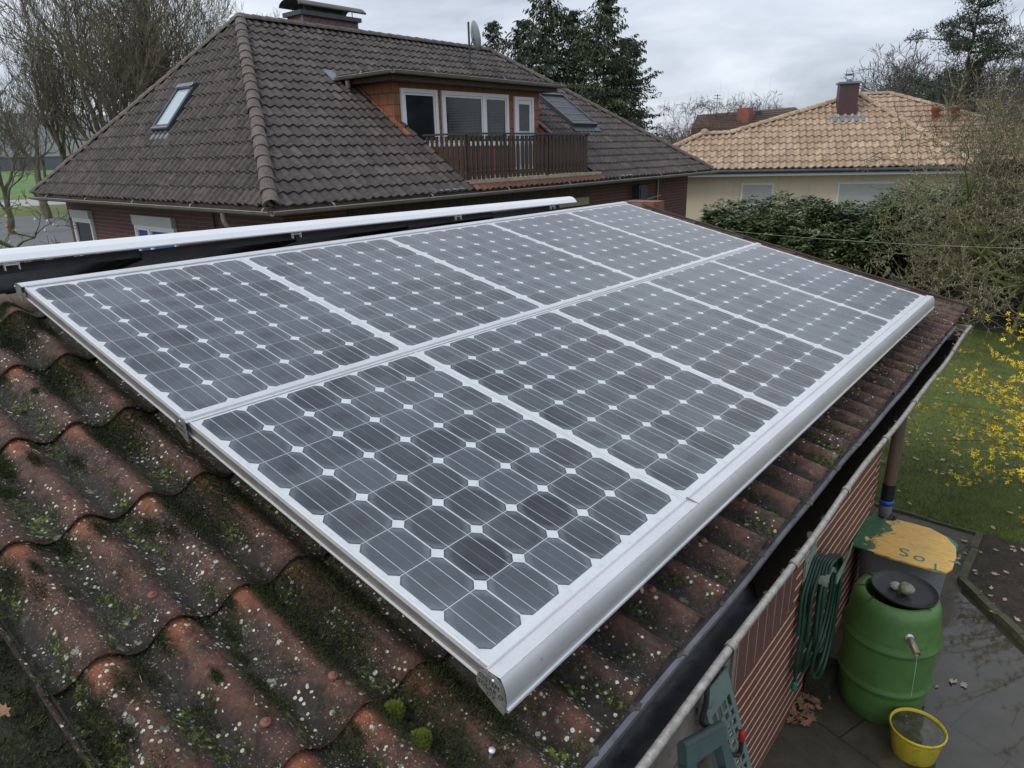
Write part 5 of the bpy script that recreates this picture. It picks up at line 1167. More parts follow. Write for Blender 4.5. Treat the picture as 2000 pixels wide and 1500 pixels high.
# small satellite chimney house beyond on the right and the red-roofed house far behind
def far_houses():
    t = thing('far_red_house', 'distant house with a long dark reddish roof, brick chimney and aerial above the sand-coloured roof', 'house', (-20, 62, GZ))
    def rp(px, py, dist):
        r = cf+cr*((px-1000)/1358.6)-cu*((py-750)/1358.6); h = math.hypot(r.x, r.y); return CAM+r*(dist/h)
    A_, B_ = rp(1363, 224, 66), rp(1553, 209, 66); A2, B2 = rp(1350, 250, 62), rp(1600, 245, 62)
    mb = MB(); ea = (B2-A2).normalized(); 
    mb.add([A_, B_, B2, A2], [(0, 1, 2, 3)]); mb.add([A_, B_, B_+Vector((-3, 9, -4)), A_+Vector((-3, 9, -4))], [(3, 2, 1, 0)])
    n = 9
    for k in range(1, n):
        a, b = A_.lerp(A2, k/n), B_.lerp(B2, k/n); mb.tube([a, b], .05, 4)
    mb.build('roof', 'tile_far', t)
    mb = MB(); mb.add([A2, B2, (B2.x, B2.y, GZ), (A2.x, A2.y, GZ)], [(0, 1, 2, 3)]); mb.build('wall', 'brick_dark', t)
    c = rp(1455, 222, 63.5); mb = MB(); mb.box((-.5, -.4, -1.2), (.5, .4, .42), 0, X, Y, Z, c); ch = mb.build('chimney', 'terracotta', t)
    q = rp(1482, 222, 63.0); mb = MB(); mb.box((-.3, -.02, -.2), (.3, .02, .3), 0, ea, Vector((0, .8, .6)), Vector((0, -.6, .8)), q); mb.build('skylight', 'lead', t)
    a = rp(1399, 222, 64); mb = MB(); mb.tube([a-Z*.3, a+Z*1.5], .03, 5)
    for z, w_ in ((1.4, .25), (1.15, .3), (.85, .22)): mb.tube([a+Z*z-ea*w_, a+Z*z+ea*w_], .02, 4)
    mb.build('aerial', 'dark_metal', t)
    t = thing('far_chimney_house', 'distant dark-roofed house with a white-capped chimney and dish at the right edge', 'house', rp(1830, 200, 50))
    c = rp(1832, 215, 50); mb = MB(); mb.box((-.55, -.4, -1.4), (.75, .4, .62), 0, X, Y, Z, c); ch = mb.build('chimney', 'brick_dark', t)
    mb = MB(); mb.box((-.75, -.5, .62), (.95, .5, .74), 0, X, Y, Z, c); mb.build('chimney_cap', 'white', ch)
    mb = MB(); mb.lathe(c+Vector((-.1, -.7, .85)), [(.0001, -.08), (.25, -.05), (.42, .02), (.25, -.07), (.0001, -.1)], 16, 0, Vector((.9, .3, .1)).normalized()); mb.tube([c+Vector((-.15, -.6, -.5)), c+Vector((-.15, -.6, .85))], .03, 5); mb.build('satellite_dish', 'dark_metal', ch)
    mb = MB(); mb.add([c+Vector((-5, -1, -3)), c+Vector((6, 2, -3)), c+Vector((5, 3, -.9)), c+Vector((-4, 0, -.9))], [(0, 1, 2, 3)]); mb.build('roof', 'tile_far', t)
    # warehouse on the left
    t = thing('warehouse', 'long pale grey warehouse with a slate-blue base beyond the meadow', 'warehouse', (-375, 100, GZ))
    mb = MB(); mb.box((-420, -100, 2.3), (-330, 400, 18.5)); mb.build('hall', 'warehouse', t); mb = MB(); mb.box((-419.5, -99.5, GZ), (-330.5, 399.5, 2.3)); mb.build('base', 'warehouse_base', t)
    for y in range(-36, 90, 6):
        pass
    t = thing('street_lamp', 'grey street lamp with a slanting arm behind the bare trees on the left', 'street lamp', (-52.2, 21.2, GZ))
    mb = MB(); mb.tube(spline([(-52.2, 21.6, GZ), (-52.2, 21.6, .6), (-52.5, 20.9, 1.55), (-52.7, 20.1, 1.88)]), .05, 6); p_ = mb.build('pole', 'zinc_bead', t)
    mb = MB(); mb.tube([(-52.68, 20.2, 1.85), (-52.85, 19.6, 2.05), (-53.1, 18.9, 2.26)], .14, 8, radii=[.07, .15, .09]); mb.build('lamp_head', 'shutter', t)
far_houses()
# ------------------------------------------------------------------ vegetation
def segs_mesh(name, S, mat, parent, loc=None, sides=3):
    """S: array (n, 8) p0 p1 r0 r1 -> thin prisms"""
    S = np.asarray(S, dtype=np.float64); p0, p1, r0, r1 = S[:, :3], S[:, 3:6], S[:, 6], S[:, 7]
    d = p1-p0; d /= np.linalg.norm(d, axis=1)[:, None]+1e-9; ref = np.where(np.abs(d[:, 2:3]) > .9, np.array([[1., 0, 0]]), np.array([[0, 0, 1.]]))
    a = np.cross(d, ref); a /= np.linalg.norm(a, axis=1)[:, None]; b = np.cross(d, a); n = len(S); V = []
    for p, r in ((p0, r0), (p1, r1)):
        for k in range(sides):
            th = 2*math.pi*k/sides; V.append(p+(a*math.cos(th)+b*math.sin(th))*r[:, None])
    V = np.stack(V, 1).reshape(-1, 3); base = np.arange(n)[:, None]*(2*sides); F = []
    for k in range(sides): F.append(base+np.array([[k, (k+1) % sides, sides+(k+1) % sides, sides+k]]))
    F = np.stack(F, 1).reshape(-1, 4)
    return fast_mesh(name, V, F, mat, parent)
def grow(seed, H, r0, depth=6, spread=.55, up=.35, ratio=.74, nb=(2, 3), trunk=.3, first=None, minr=.004, side=3, gnarl=.16, droop=0., lenf=1.0):
    rs = np.random.RandomState(seed); S = []; tips = []
    def rv(s_): return rs.normal(0, s_, 3)
    def branch(p, d, L, r, lv):
        n = 4 if lv else 6; p = p.copy(); d = d.copy()
        r1 = r*(.62 if lv < depth else .35)
        for k in range(n):
            d = d+rv(gnarl*(.5 if lv == 0 else 1))+np.array([0, 0, up*.12-droop*lv*.03]); d /= np.linalg.norm(d); q = p+d*L/n
            ra, rb = r+(r1-r)*k/n, r+(r1-r)*(k+1)/n; S.append((*p, *q, max(minr, ra), max(minr, rb)))
            if lv >= 1 and lv < depth and rs.rand() < .45*side/3 or (lv == 0 and k >= 2 and rs.rand() < .7):
                o = np.cross(d, rv(1)); o /= np.linalg.norm(o); sd = d*(1-spread)+o*spread*1.3+np.array([0, 0, up*.3]); sd /= np.linalg.norm(sd)
                if lv+2 <= depth: branch(q, sd, L*ratio*.75*lenf, rb*.55, lv+(2 if lv else 1))
            p = q
        if lv >= depth: tips.append(p); return
        for _ in range(rs.randint(nb[0], nb[1]+1)):
            o = np.cross(d, rv(1)); o /= np.linalg.norm(o); sp = spread*rs.uniform(.6, 1.2); sd = d*(1-sp*.6)+o*sp+np.array([0, 0, up*.25-droop*.2]); sd /= np.linalg.norm(sd)
            branch(p, sd, L*ratio*rs.uniform(.8, 1.15), r1*rs.uniform(.7, .95), lv+1)
    branch(np.zeros(3), np.array(first if first is not None else (0, 0, 1.)), H*trunk, r0, 0)
    return np.array(S), np.array(tips)
def bare_tree(name, label, loc, H, r0, mat, seed, group=None, twig=None, crown_mat=None, **k):
    S, tips = grow(seed, H, r0, **k); top = S[:, [2, 5]].max(); S[:, :6] *= H/top
    t = thing(name, label, 'tree', loc, group); L = np.array(loc); S[:, :3] += L; S[:, 3:6] += L
    big = S[:, 6] > r0*.22
    segs_mesh('trunk', S[big], mat, t, sides=7); segs_mesh('crown', S[~big], crown_mat or mat, t, sides=3); return t
def copy_thing(src, loc, rot, sc_, label, group=None):
    o = src.copy(); COL.objects.link(o); o.location = loc; o.rotation_euler = (0, 0, rot); o.scale = (sc_,)*3 if not isinstance(sc_, tuple) else sc_; o['label'] = label
    if group: o['group'] = group
    for ch in src.children: q = ch.copy(); COL.objects.link(q); q.parent = o
    ORG[o.name] = Vector(loc); return o
def at(px, py, dist, z=None):
    r = cf+cr*((px-1000)/1358.6)-cu*((py-750)/1358.6); h = math.hypot(r.x, r.y); p = CAM+r*(dist/h)
    if z is not None: p.z = z
    return p
# tall bare trees on the left
g = 'tall bare trees on the left'
A1 = bare_tree('bare_tree', 'tall bare many-stemmed tree rising right behind the left hip of the brown roof', tuple(at(200, 300, 52, GZ)), 16.5, .34, 'bark', 3, g, depth=7, spread=.42, up=.75, ratio=.76, trunk=.20, nb=(2, 3), minr=.008, side=2.3)
A2 = bare_tree('bare_tree', 'bare tree with a leaning trunk standing on the verge grass at the far left', tuple(at(92, 416, 52, GZ)), 11.2, .26, 'bark', 8, g, depth=7, spread=.45, up=.6, ratio=.77, trunk=.24, nb=(2, 3), minr=.009, side=2.4, first=(-.13, -.05, 1))
copy_thing(A1, tuple(at(330, 300, 58, GZ)), 1.9, 1.05, 'tall bare tree behind the left skylight slope, second from the chimney', g)
copy_thing(A1, tuple(at(430, 300, 62, GZ)), 4.0, 1.05, 'tall bare tree whose twigs show just left of the brown roof peak', g)
copy_thing(A2, tuple(at(268, 300, 50, GZ)), 2.4, 1.45, 'dense bare tree between the many-stemmed tree and the skylight', g)
copy_thing(A2, tuple(at(10, 400, 42, GZ)), 3.6, .66, 'thin bare tree cut by the left edge of the picture', g)
copy_thing(A2, tuple(at(380, 300, 55, GZ)), .7, 1.55, 'bare tree with fine green-brown twigs between skylight and roof peak', g)
copy_thing(A1, tuple(at(560, 300, 70, GZ)), 2.9, 1.0, 'bare tree with twigs seen left of the brown house chimney', g)
copy_thing(A1, tuple(at(298, 300, 54, GZ)), 3.3, 1.04, 'tall bare tree straight above the left skylight', g)
copy_thing(A1, tuple(at(228, 300, 60, GZ)), .3, 1.02, 'tall bare tree behind the dense one, filling the gap beside the roof hip', g)
copy_thing(A1, tuple(at(118, 300, 57, GZ)), 5.1, (.8, .8, .92), 'slender tall bare tree above the street lamp', g)
# small tree hung with coloured eggs
el = at(58, 545, 22.0, GZ)
egt = bare_tree('egg_tree', 'small bare tree with a pale trunk hung with coloured eggs left of the brick house', tuple(el), 2.9, .075, 'bark_moss', 14, None, depth=4, spread=.75, up=.05, ratio=.70, trunk=.40, nb=(3, 4), minr=.008, side=3)
dgm = [c for c in egt.children if c.name.startswith('crown')][0].data
vc = np.zeros(len(dgm.vertices)*3); dgm.vertices.foreach_get('co', vc); vc = vc.reshape(-1, 3); rs_ = random.Random(21); cand = vc[vc[:, 2] > 1.0]
eggm = {}
for i in range(54):
    p = cand[rs_.randrange(len(cand))]; c = rs_.choices(['white', 'orange', 'yellow', 'red', 'blue'], [34, 8, 7, 3, 2])[0]
    if c not in eggm:
        mb = MB(); mb.lathe((0, 0, 0), [(.0001, -.040), (.024, -.030), (.031, -.008), (.025, .018), (.013, .036), (.0001, .042)], 10); mb.tube([(0, 0, .055), (0, 0, .11)], .003, 3); o = mb.build('easter_egg', 'egg_'+c, None); eggm[c] = o
    else: o = eggm[c].copy(); COL.objects.link(o)
    o.location = el+Vector(p)-Z*.10; tag(o, c+' painted egg hanging in the small bare tree left of the brick house', 'egg', 'coloured eggs in the small bare tree')
# conifers behind the brown house
def spruce(name, label, loc, H, R, seed, group=None, mats=('spruce', 'spruce_l'), top=.02, base=.06, dens=1.0, droop=.5, gap=.0):
    rs = np.random.RandomState(seed); t = thing(name, label, 'tree', loc, group); L = np.array(loc, dtype=float); S = []; C = []; D = []; z = H*base
    S.append((0, 0, 0, 0, 0, H*.6, H*.016, H*.008)); S.append((0, 0, H*.6, 0, 0, H*.99, H*.008, .01))
    while z < H*.985:
        f = 1-z/H; n = rs.randint(5, 8); r = R*(f**.72)*rs.uniform(.75, 1.12)+.12
        for k in range(n):
            if rs.rand() < gap: continue
            th = rs.rand()*6.283; d = np.array([math.cos(th), math.sin(th), 0]); rr = r*rs.uniform(.7, 1.15); m_ = max(3, int(rr/.22)); p = np.array([0, 0, z]); el_ = rs.uniform(.05, .35) if f < .35 else rs.uniform(-.25, .15)
            for q in range(m_):
                s_ = (q+1)/m_; nz_ = z+rr*s_*el_-rr*.30*(s_**2)*f+rr*.16*s_**4; npt = np.array([d[0]*rr*s_, d[1]*rr*s_, nz_]); S.append((*p, *npt, max(.008, .02*(1-s_)), .006)); 
                nn = int(9*dens*(1.1-.5*s_)); sd = np.array([-d[1], d[0], 0]); w_ = .42*rr*(1-s_)+.10
                for _ in range(nn):
                    o = npt+sd*rs.normal(0, w_*.5)+d*rs.normal(0, .08)+np.array([0, 0, rs.normal(0, .04)-.02]); C.append(o); dd = np.array([rs.normal(0, .4)+d[0]*.5, rs.normal(0, .4)+d[1]*.5, -droop-abs(rs.normal(0, .5))*droop+rs.normal(0, .12)]); D.append(dd/np.linalg.norm(dd))
                p = npt
        z += (.17+.16*f)*H/12*rs.uniform(.8, 1.2)
    S = np.array(S); S[:, :3] += L; S[:, 3:6] += L; segs_mesh('trunk', S, 'bark_far', t, sides=4)
    C = np.array(C)+L; D = np.array(D); n = len(C); r_ = rs.randn(n, 3); sdv = np.cross(D, r_); sdv /= np.linalg.norm(sdv, axis=1)[:, None]; ln = (rs.uniform(.10, .26, n)*H/12)[:, None]; wd = ln*.20
    V = np.concatenate([C-sdv*wd*.4, C+sdv*wd*.4, C+D*ln*.6+sdv*wd, C+D*ln, C+D*ln*.6-sdv*wd], 0); i = np.arange(n); F = np.stack([i, i+n, i+2*n, i+3*n, i+4*n], 1)
    fast_mesh('crown', V, F, list(mats), t, mi=(rs.rand(n) > .72).astype(int)); return t
g = 'conifers behind the brown house'
s1 = spruce('spruce', 'tall open-topped spruce that reaches the top edge of the picture above the dormer', tuple(at(1068, 200, 38, GZ)), 11.4, 3.3, 3, g, dens=1.3)
s2 = spruce('spruce', 'broad dark spruce right of the tallest one, with drooping boughs', tuple(at(1178, 200, 36, GZ)), 9.9, 3.7, 5, g, base=.10, dens=1.7)
copy_thing(s2, tuple(at(1120, 200, 39, GZ)), 2.2, 1.0, 'dark spruce filling the middle between the two tallest spruces', g)
copy_thing(s1, tuple(at(1025, 200, 43, GZ)), 1.2, (1.1, 1.1, .90), 'shorter dark spruce left of the tall open-topped one', g)
copy_thing(s2, tuple(at(1222, 200, 37.5, GZ)), 4.4, (.95, .95, .84), 'spruce with long feathery boughs at the right end of the group', g)
copy_thing(s1, tuple(at(968, 200, 46, GZ)), 3.2, (.9, .9, .94), 'slim lighter conifer right beside the satellite dish', g)
# pines on the right
def pine(label, loc, H, seed, group, sc_=1.0):
    rs = np.random.RandomState(seed); t = thing('pine_tree', label, 'tree', loc, group); L = np.array(loc, dtype=float); S = []; C = []; pz = [(0, 0, 0)]
    for k in range(1, 9): pz.append((pz[-1][0]+rs.normal(0, .10), pz[-1][1]+rs.normal(0, .10), H*k/8))
    for a, b, k in zip(pz[:-1], pz[1:], range(8)): S.append((*a, *b, H*.018*(1-k/9), H*.018*(1-(k+1)/9)))
    nb_ = 40
    for _ in range(nb_):
        z = H*rs.uniform(.22, .97); k = min(7, int(z/H*8)); a, b = np.array(pz[k]), np.array(pz[k+1]); p = a+(b-a)*(z/H*8-k); th = rs.rand()*6.283; f = 1-z/H; r = H*(.10+.26*f**.8)*rs.uniform(.5, 1.2); d = np.array([math.cos(th), math.sin(th), rs.uniform(-.05, .45)]); m_ = 6
        for q in range(m_):
            d2 = d+rs.normal(0, .13, 3); nx_ = p+d2*r/m_; S.append((*p, *nx_, .05*(1-q/m_)+.01, .05*(1-(q+1)/m_)+.008)); p = nx_
            if q >= 1:
                for _ in range(4):
                    e_ = p+rs.normal(0, .26, 3)*np.array([1, 1, .55])+np.array([0, 0, .08]); S.append((*p, *e_, .010, .006)); C += [e_+rs.normal(0, .13, 3)*np.array([1, 1, .7]) for _ in range(24)]
    S = np.array(S); S[:, :3] += L; S[:, 3:6] += L; segs_mesh('trunk', S, 'bark_far', t, sides=4)
    C = np.array(C)+L; n = len(C); D = rs.randn(n, 3)+np.array([0, 0, .8]); D /= np.linalg.norm(D, axis=1)[:, None]; sdv = np.cross(D, rs.randn(n, 3)); sdv /= np.linalg.norm(sdv, axis=1)[:, None]; ln = rs.uniform(.08, .2, n)[:, None]
    V = np.concatenate([C-sdv*ln*.16, C+sdv*ln*.16, C+D*ln], 0); i = np.arange(n); fast_mesh('crown', V, np.stack([i, i+n, i+2*n], 1), ['pine', 'spruce'], t, mi=(rs.rand(n) > .65).astype(int)); return t
g = 'pines beyond the houses on the right'
pn = pine('tall wind-blown pine with sky on both sides of its top near the right edge', tuple(at(1880, 230, 42, GZ)), 10.4, 4, g)
copy_thing(pn, tuple(at(1985, 230, 47, GZ)), 2.0, (1.0, 1.0, .70), 'dark pine cut by the right edge, lower than the wind-blown one', g)
copy_thing(s1, tuple(at(1893, 230, 44, GZ)), 2.0, (.62, .62, .62), 'dense dark conifer hiding the foot of the wind-blown pine', g)
copy_thing(s2, tuple(at(1870, 230, 45.5, GZ)), 1.0, (.6, .6, .55), 'low dark conifer just left of the wind-blown pine', g)
copy_thing(pn, tuple(at(1835, 230, 49, GZ)), 4.0, (1.1, 1.1, .62), 'short bushy pine left of the wind-blown one, behind the white-capped chimney', g)
for i, (x_, y_, r_, src_, sc2, lab) in enumerate([(6.5, 26, 1.0, s2, .9, 'broad unseen conifer just outside the right edge, mirrored in the dormer windows'), (11, 30, 3.0, s1, 1.0, 'tall unseen conifer farther outside the right edge, behind the broad one'), (16, 27, 5.0, s2, .9, 'unseen conifer farthest outside the right edge of the picture')]):
    copy_thing(src_, (x_, y_, GZ), r_, sc2, lab, 'unseen conifers added outside the right edge')  # unseen conifers, added to darken the dormer window reflections
# bare trees and scrub beyond the houses on the right
g = 'bare trees beyond the houses on the right'
B1 = bare_tree('bare_tree', 'round-crowned bare tree between the terracotta vents and the pine', tuple(at(1808, 230, 62, GZ)), 10.0, .20, 'bark_far', 31, g, depth=7, spread=.52, up=.35, ratio=.76, trunk=.28, nb=(2, 3), minr=.013, side=3)
copy_thing(B1, tuple(at(1722, 230, 60, GZ)), 1.4, (1, 1, .90), 'fan-shaped bare tree just right of the maroon chimney', g)
copy_thing(B1, tuple(at(1690, 230, 62, GZ)), 2.8, (.9, .9, .88), 'bare tree directly behind the maroon chimney', g)
copy_thing(B1, tuple(at(1462, 230, 74, GZ)), 4.0, (1, 1, .82), 'bare round tree above the distant red brick chimney', g)
copy_thing(B1, tuple(at(1930, 230, 52, GZ)), .8, (1, 1, 1.0), 'bare tree between the two pines at the right', g)
copy_thing(B1, tuple(at(1975, 230, 56, GZ)), 2.1, (1, 1, 1.05), 'bare twiggy tree at the right edge behind the dark pine', g)
copy_thing(B1, tuple(at(1765, 230, 66, GZ)), 5.0, (.9, .9, .78), 'low bare tree left of the round-crowned one', g)
W1 = bare_tree('birch_tree', 'thin birch with drooping twigs left of the distant red roof', tuple(at(1342, 300, 58, GZ)), 6.9, .10, 'birch', 41, 'birches left of the distant roof', depth=6, spread=.38, up=.35, ratio=.74, trunk=.34, nb=(2, 3), minr=.010, side=3.4, droop=.9, crown_mat='bark_far')
copy_thing(W1, tuple(at(1418, 300, 70, GZ)), 2.0, (1.3, 1.3, 1.08), 'weeping birch standing between the aerial and the brick chimney', 'birches left of the distant roof')
copy_thing(W1, tuple(at(1325, 300, 55, GZ)), 3.5, .94, 'slim birch nearest the big spruces', 'birches left of the distant roof')
copy_thing(W1, tuple(at(1385, 300, 62, GZ)), 5.2, .98, 'small birch just left of the aerial', 'birches left of the distant roof')
def scrub(label, loc, rx, ry, H, mat, seed, n=2600, r=.012):
    rs = np.random.RandomState(seed); a = rs.rand(n)*6.283; q = np.sqrt(rs.rand(n)); b = np.stack([np.cos(a)*rx*q*.6, np.sin(a)*ry*q*.6, np.zeros(n)], 1); hh = H*(1-.45*q**2)*rs.uniform(.75, 1.05, n)
    S = []; p = b.copy(); d = np.stack([np.cos(a)*.35*q, np.sin(a)*.35*q, np.ones(n)], 1)
    for k in range(4):
        d = d+rs.normal(0, .16, (n, 3)); nx_ = p+d*(hh/4)[:, None]; S.append(np.concatenate([p, nx_, np.full((n, 1), r*(1-.2*k)), np.full((n, 1), r*(.8-.2*k))], 1)); p = nx_
    S = np.concatenate(S); L = np.array(loc); S[:, :3] += L; S[:, 3:6] += L
    t = thing('bare_shrub', label, 'shrub', loc, 'bare reddish shrubs behind the houses'); segs_mesh('twigs', S, mat, t, sides=3); return t
scrub('low bare reddish shrub at the foot of the spruces, nearest the brown roof', tuple(at(1300, 280, 52, GZ)), 4.5, 4, 4.0, 'bark_red', 1)
scrub('wide reddish bare shrub mass in front of the distant roof', tuple(at(1420, 280, 54, GZ)), 6, 5, 5.0, 'bark_red', 2, 4200)
scrub('grey bare shrub below the distant brick chimney', tuple(at(1490, 280, 56, GZ)), 5, 4, 4.6, 'bark_far', 3, 3000)
scrub('brown bare shrub at the right beneath the pines', tuple(at(1960, 250, 40, GZ)), 6, 4, 5.6, 'bark_far', 4, 4500)
scrub('brown bare shrub behind the right end of the sand-coloured roof', tuple(at(1850, 250, 50, GZ)), 5, 4, 5.2, 'bark_red', 5, 3000)
# far wood that closes the horizon
def far_wood(label, p0, p1, H, n, seed, mat, r=.05):
    rs = np.random.RandomState(seed); P0, P1 = np.array(p0), np.array(p1); q = rs.rand(n)[:, None]; b = P0+(P1-P0)*q+rs.normal(0, 3, (n, 3))*np.array([1, 1, 0]); hh = H*rs.uniform(.45, 1.0, n)*(1+.25*np.sin(q[:, 0]*37)); S = []; p = b; d = np.tile(np.array([0, 0, 1.]), (n, 1))
    for k in range(3):
        d = d+rs.normal(0, .33, (n, 3)); d = d/np.linalg.norm(d, axis=1)[:, None]; nx_ = p+d*(hh/3)[:, None]; S.append(np.concatenate([p, nx_, np.full((n, 1), r*(1-.25*k)), np.full((n, 1), r*(.7-.22*k))], 1)); p = nx_
    S = np.concatenate(S); return tag(segs_mesh_top('far_wood', S, mat), label, 'wood', None, 'stuff')
def segs_mesh_top(name, S, mat):
    t = thing('tmp', None, None, tuple(S[0, :3])); o = segs_mesh(name, S, mat, t); o.parent = None; o.location = t.location; bpy.data.objects.remove(t); return o
far_wood('far bare wood along the horizon behind the houses', (-60, 120, GZ), (60, 120, GZ), 5.4, 9000, 1, 'bark_far')
# rhododendron hedge
def rhodo_mesh(seed, rx, ry, H, n):
    rs = np.random.RandomState(seed); C = []; lobes = [(0, 0, 0, 1.0)]
    for _ in range(30):
        a = rs.rand()*6.283; e_ = rs.uniform(-.1, 1.0); lobes.append((math.cos(a)*.72*math.cos(e_), math.sin(a)*.72*math.cos(e_), math.sin(e_)*.72, rs.uniform(.22, .42)))
    # whorls of leaves over the lobes
    nw = n//9; L = []; D = []
    for _ in range(nw):
        lx, ly, lz, lr = lobes[1+rs.randint(30)]; v = rs.randn(3); v /= np.linalg.norm(v)
        if v[2] < -.5: v[2] *= -1
        c = np.array([lx, ly, lz])+v*lr*rs.uniform(.75, 1.04); c = c*np.array([rx, ry, H*.62])+np.array([0, 0, H*.40])
        if c[2] < .05: continue
        a0 = rs.rand()*6.283
        for k in range(9):
            a = a0+k*.698+rs.normal(0, .15); dr = rs.uniform(-.6, .25); d = np.array([math.cos(a), math.sin(a), dr])+v*.5; d /= np.linalg.norm(d); L.append(c+d*.02); D.append(d)
    C = np.array(L); D = np.array(D); m_ = len(C); sd = np.cross(D, np.array([0, 0, 1.])+rs.normal(0, .35, (m_, 3))); sd /= np.linalg.norm(sd, axis=1)[:, None]; ln = rs.uniform(.09, .15, m_)[:, None]; wd = ln*.17; nn = np.cross(sd, D)
    V = np.concatenate([C, C+D*ln*.45+sd*wd, C+D*ln+nn*-.01, C+D*ln*.45-sd*wd], 0); i = np.arange(m_); return V, np.stack([i, i+m_, i+2*m_, i+3*m_], 1), (rs.rand(m_) > .68).astype(int)
RV, RF, RM = rhodo_mesh(3, 1.7, 1.35, 2.1, 26000)
def rhodo(label, loc, rot, sc_, src=[None]):
    g = 'rhododendrons of the hedge'
    if src[0] is None:
        t = thing('rhododendron', label, 'shrub', loc, g); fast_mesh('foliage', RV+np.array(loc), RF, ['rhodo', 'rhodo_l'], t, mi=RM); rs = np.random.RandomState(1); S = []
        for _ in range(26):
            a = rs.rand()*6.283; p = np.array([math.cos(a)*.15, math.sin(a)*.15, 0]); d = np.array([math.cos(a)*.7, math.sin(a)*.6, .9])
            for k in range(4): nx_ = p+(d+rs.normal(0, .2, 3))*.42; S.append((*(p+np.array(loc)), *(nx_+np.array(loc)), .03-.006*k, .024-.006*k)); p = nx_
        segs_mesh('stems', S, 'bark_far', t, sides=5); src[0] = t; t.rotation_euler = (0, 0, rot); t.scale = sc_; return t
    return copy_thing(src[0], loc, rot, sc_, label, g)
hd = [(-3.35, 17.2, .5, (.95, .95, .94), 'rhododendron at the left end of the hedge, beside the small wire fence'), (-1.9, 16.6, 2.0, (1.05, 1, 1.04), 'rhododendron below the left shuttered window, second in the hedge'), (-.4, 16.4, 4.0, (1.05, 1.0, 1.06), 'rhododendron in the hedge between the two shuttered windows'),
      (1.0, 16.2, 5.5, (1.1, 1, 1.12), 'rhododendron of the hedge below the right shuttered window'), (2.2, 15.9, 1.0, (1.05, 1.1, 1.22), 'tall rhododendron of the hedge behind the budding tree'), (3.7, 15.9, 3.0, (1.1, 1.1, 1.34), 'rhododendron of the hedge nearest the right edge of the picture'), (.4, 17.9, 2.6, (1.1, 1, 1.12), 'rhododendron in the back row of the hedge, left'), (2.9, 17.9, .2, (1.1, 1, 1.15), 'rhododendron in the back row of the hedge, right')]
for x_, y_, r_, s_, lab in hd: rhodo(lab, (x_, y_, GZ), r_, s_)
# dark soil sheet that paints the shade under the hedge
sheet('hedge_shade_soil', [(-4.6, 14.9), (-2, 15.1), (.5, 14.2), (2.8, 13.9), (6, 13.8), (6, 19), (-4.8, 19)], GZ-.006, 'soil')
# budding magnolia on the right
S, tips = grow(52, 4.2, .12, depth=6, spread=.72, up=.22, ratio=.80, nb=(2, 3), trunk=.20, minr=.0035, side=3.2, gnarl=.22)
def magnolia():
    loc = Vector((3.35, 12.9, GZ)); t = thing('magnolia_tree', 'spreading mossy-limbed tree with budding twigs at the right, in front of the hedge', 'tree', tuple(loc)); SS = []; TT = []; rs = np.random.RandomState(6)
    limbs = [((-1, -.05, .42), 3.6, 61), ((-.8, -.5, .62), 3.0, 63), ((-.35, .1, 1.1), 3.3, 64), ((.4, .2, 1.0), 2.8, 65), ((-.9, -.25, .30), 3.3, 67), ((-.7, .5, 1.3), 3.2, 69), ((-.35, -.2, 1.35), 3.3, 70)]
    SS.append(np.array([(0, 0, 0, .03, 0, .55, .13, .11), (.03, 0, .55, 0, 0, 1.0, .11, .10)]))
    for d, Ln, sd in limbs:
        S_, T_ = grow(sd, Ln, .05, depth=6, spread=.58, up=.16, ratio=.77, nb=(2, 3), trunk=.33, minr=.0046, side=1.75, gnarl=.26, first=np.array(d)/np.linalg.norm(d)); off = np.array([0, 0, .85+.4*rs.rand()]); S_[:, :3] += off; S_[:, 3:6] += off; SS.append(S_); TT.append(T_+off)
    S_ = np.concatenate(SS); T_ = np.concatenate(TT); L = np.array(loc); S_[:, :3] += L; S_[:, 3:6] += L
    big = S_[:, 6] > .011; segs_mesh('limbs', S_[big], 'bark_moss', t, sides=7); segs_mesh('twigs', S_[~big], 'twig_mag', t, sides=3)
    e_ = S_[~big][:, 3:6]; e_ = e_[rs.rand(len(e_)) < .40]; n = len(e_); D = rs.normal(0, .45, (n, 3))+np.array([0, 0, 1.]); D /= np.linalg.norm(D, axis=1)[:, None]; ln = rs.uniform(.018, .04, n)[:, None]; a = np.cross(D, rs.randn(n, 3)); a /= np.linalg.norm(a, axis=1)[:, None]; b = np.cross(D, a)
    V = np.concatenate([e_, e_+D*ln*.4+a*ln*.2, e_+D*ln*.4-a*ln*.1+b*ln*.17, e_+D*ln*.4-a*ln*.1-b*ln*.17, e_+D*ln], 0); i = np.arange(n)
    F = np.concatenate([np.stack([i+k1*n, i+k2*n, i+k3*n], 1) for k1, k2, k3 in ((0, 1, 2), (0, 2, 3), (0, 3, 1), (4, 2, 1), (4, 3, 2), (4, 1, 3))]); m_ = (rs.rand(n) > .93).astype(int)
    o = fast_mesh('buds', V, F, ['bud', 'bud_pink'], t, mi=np.tile(m_, 6)); o['kind'] = 'stuff'
magnolia()
t = thing('support_post', 'thin leaning greenish post under the mossy limb at the right edge', 'post', (2.80, 13.3, GZ)); mb = MB(); mb.tube([(2.72, 13.1, GZ), (2.86, 13.2, -1.7)], .03, 8); mb.build('post', 'bark_moss', t)
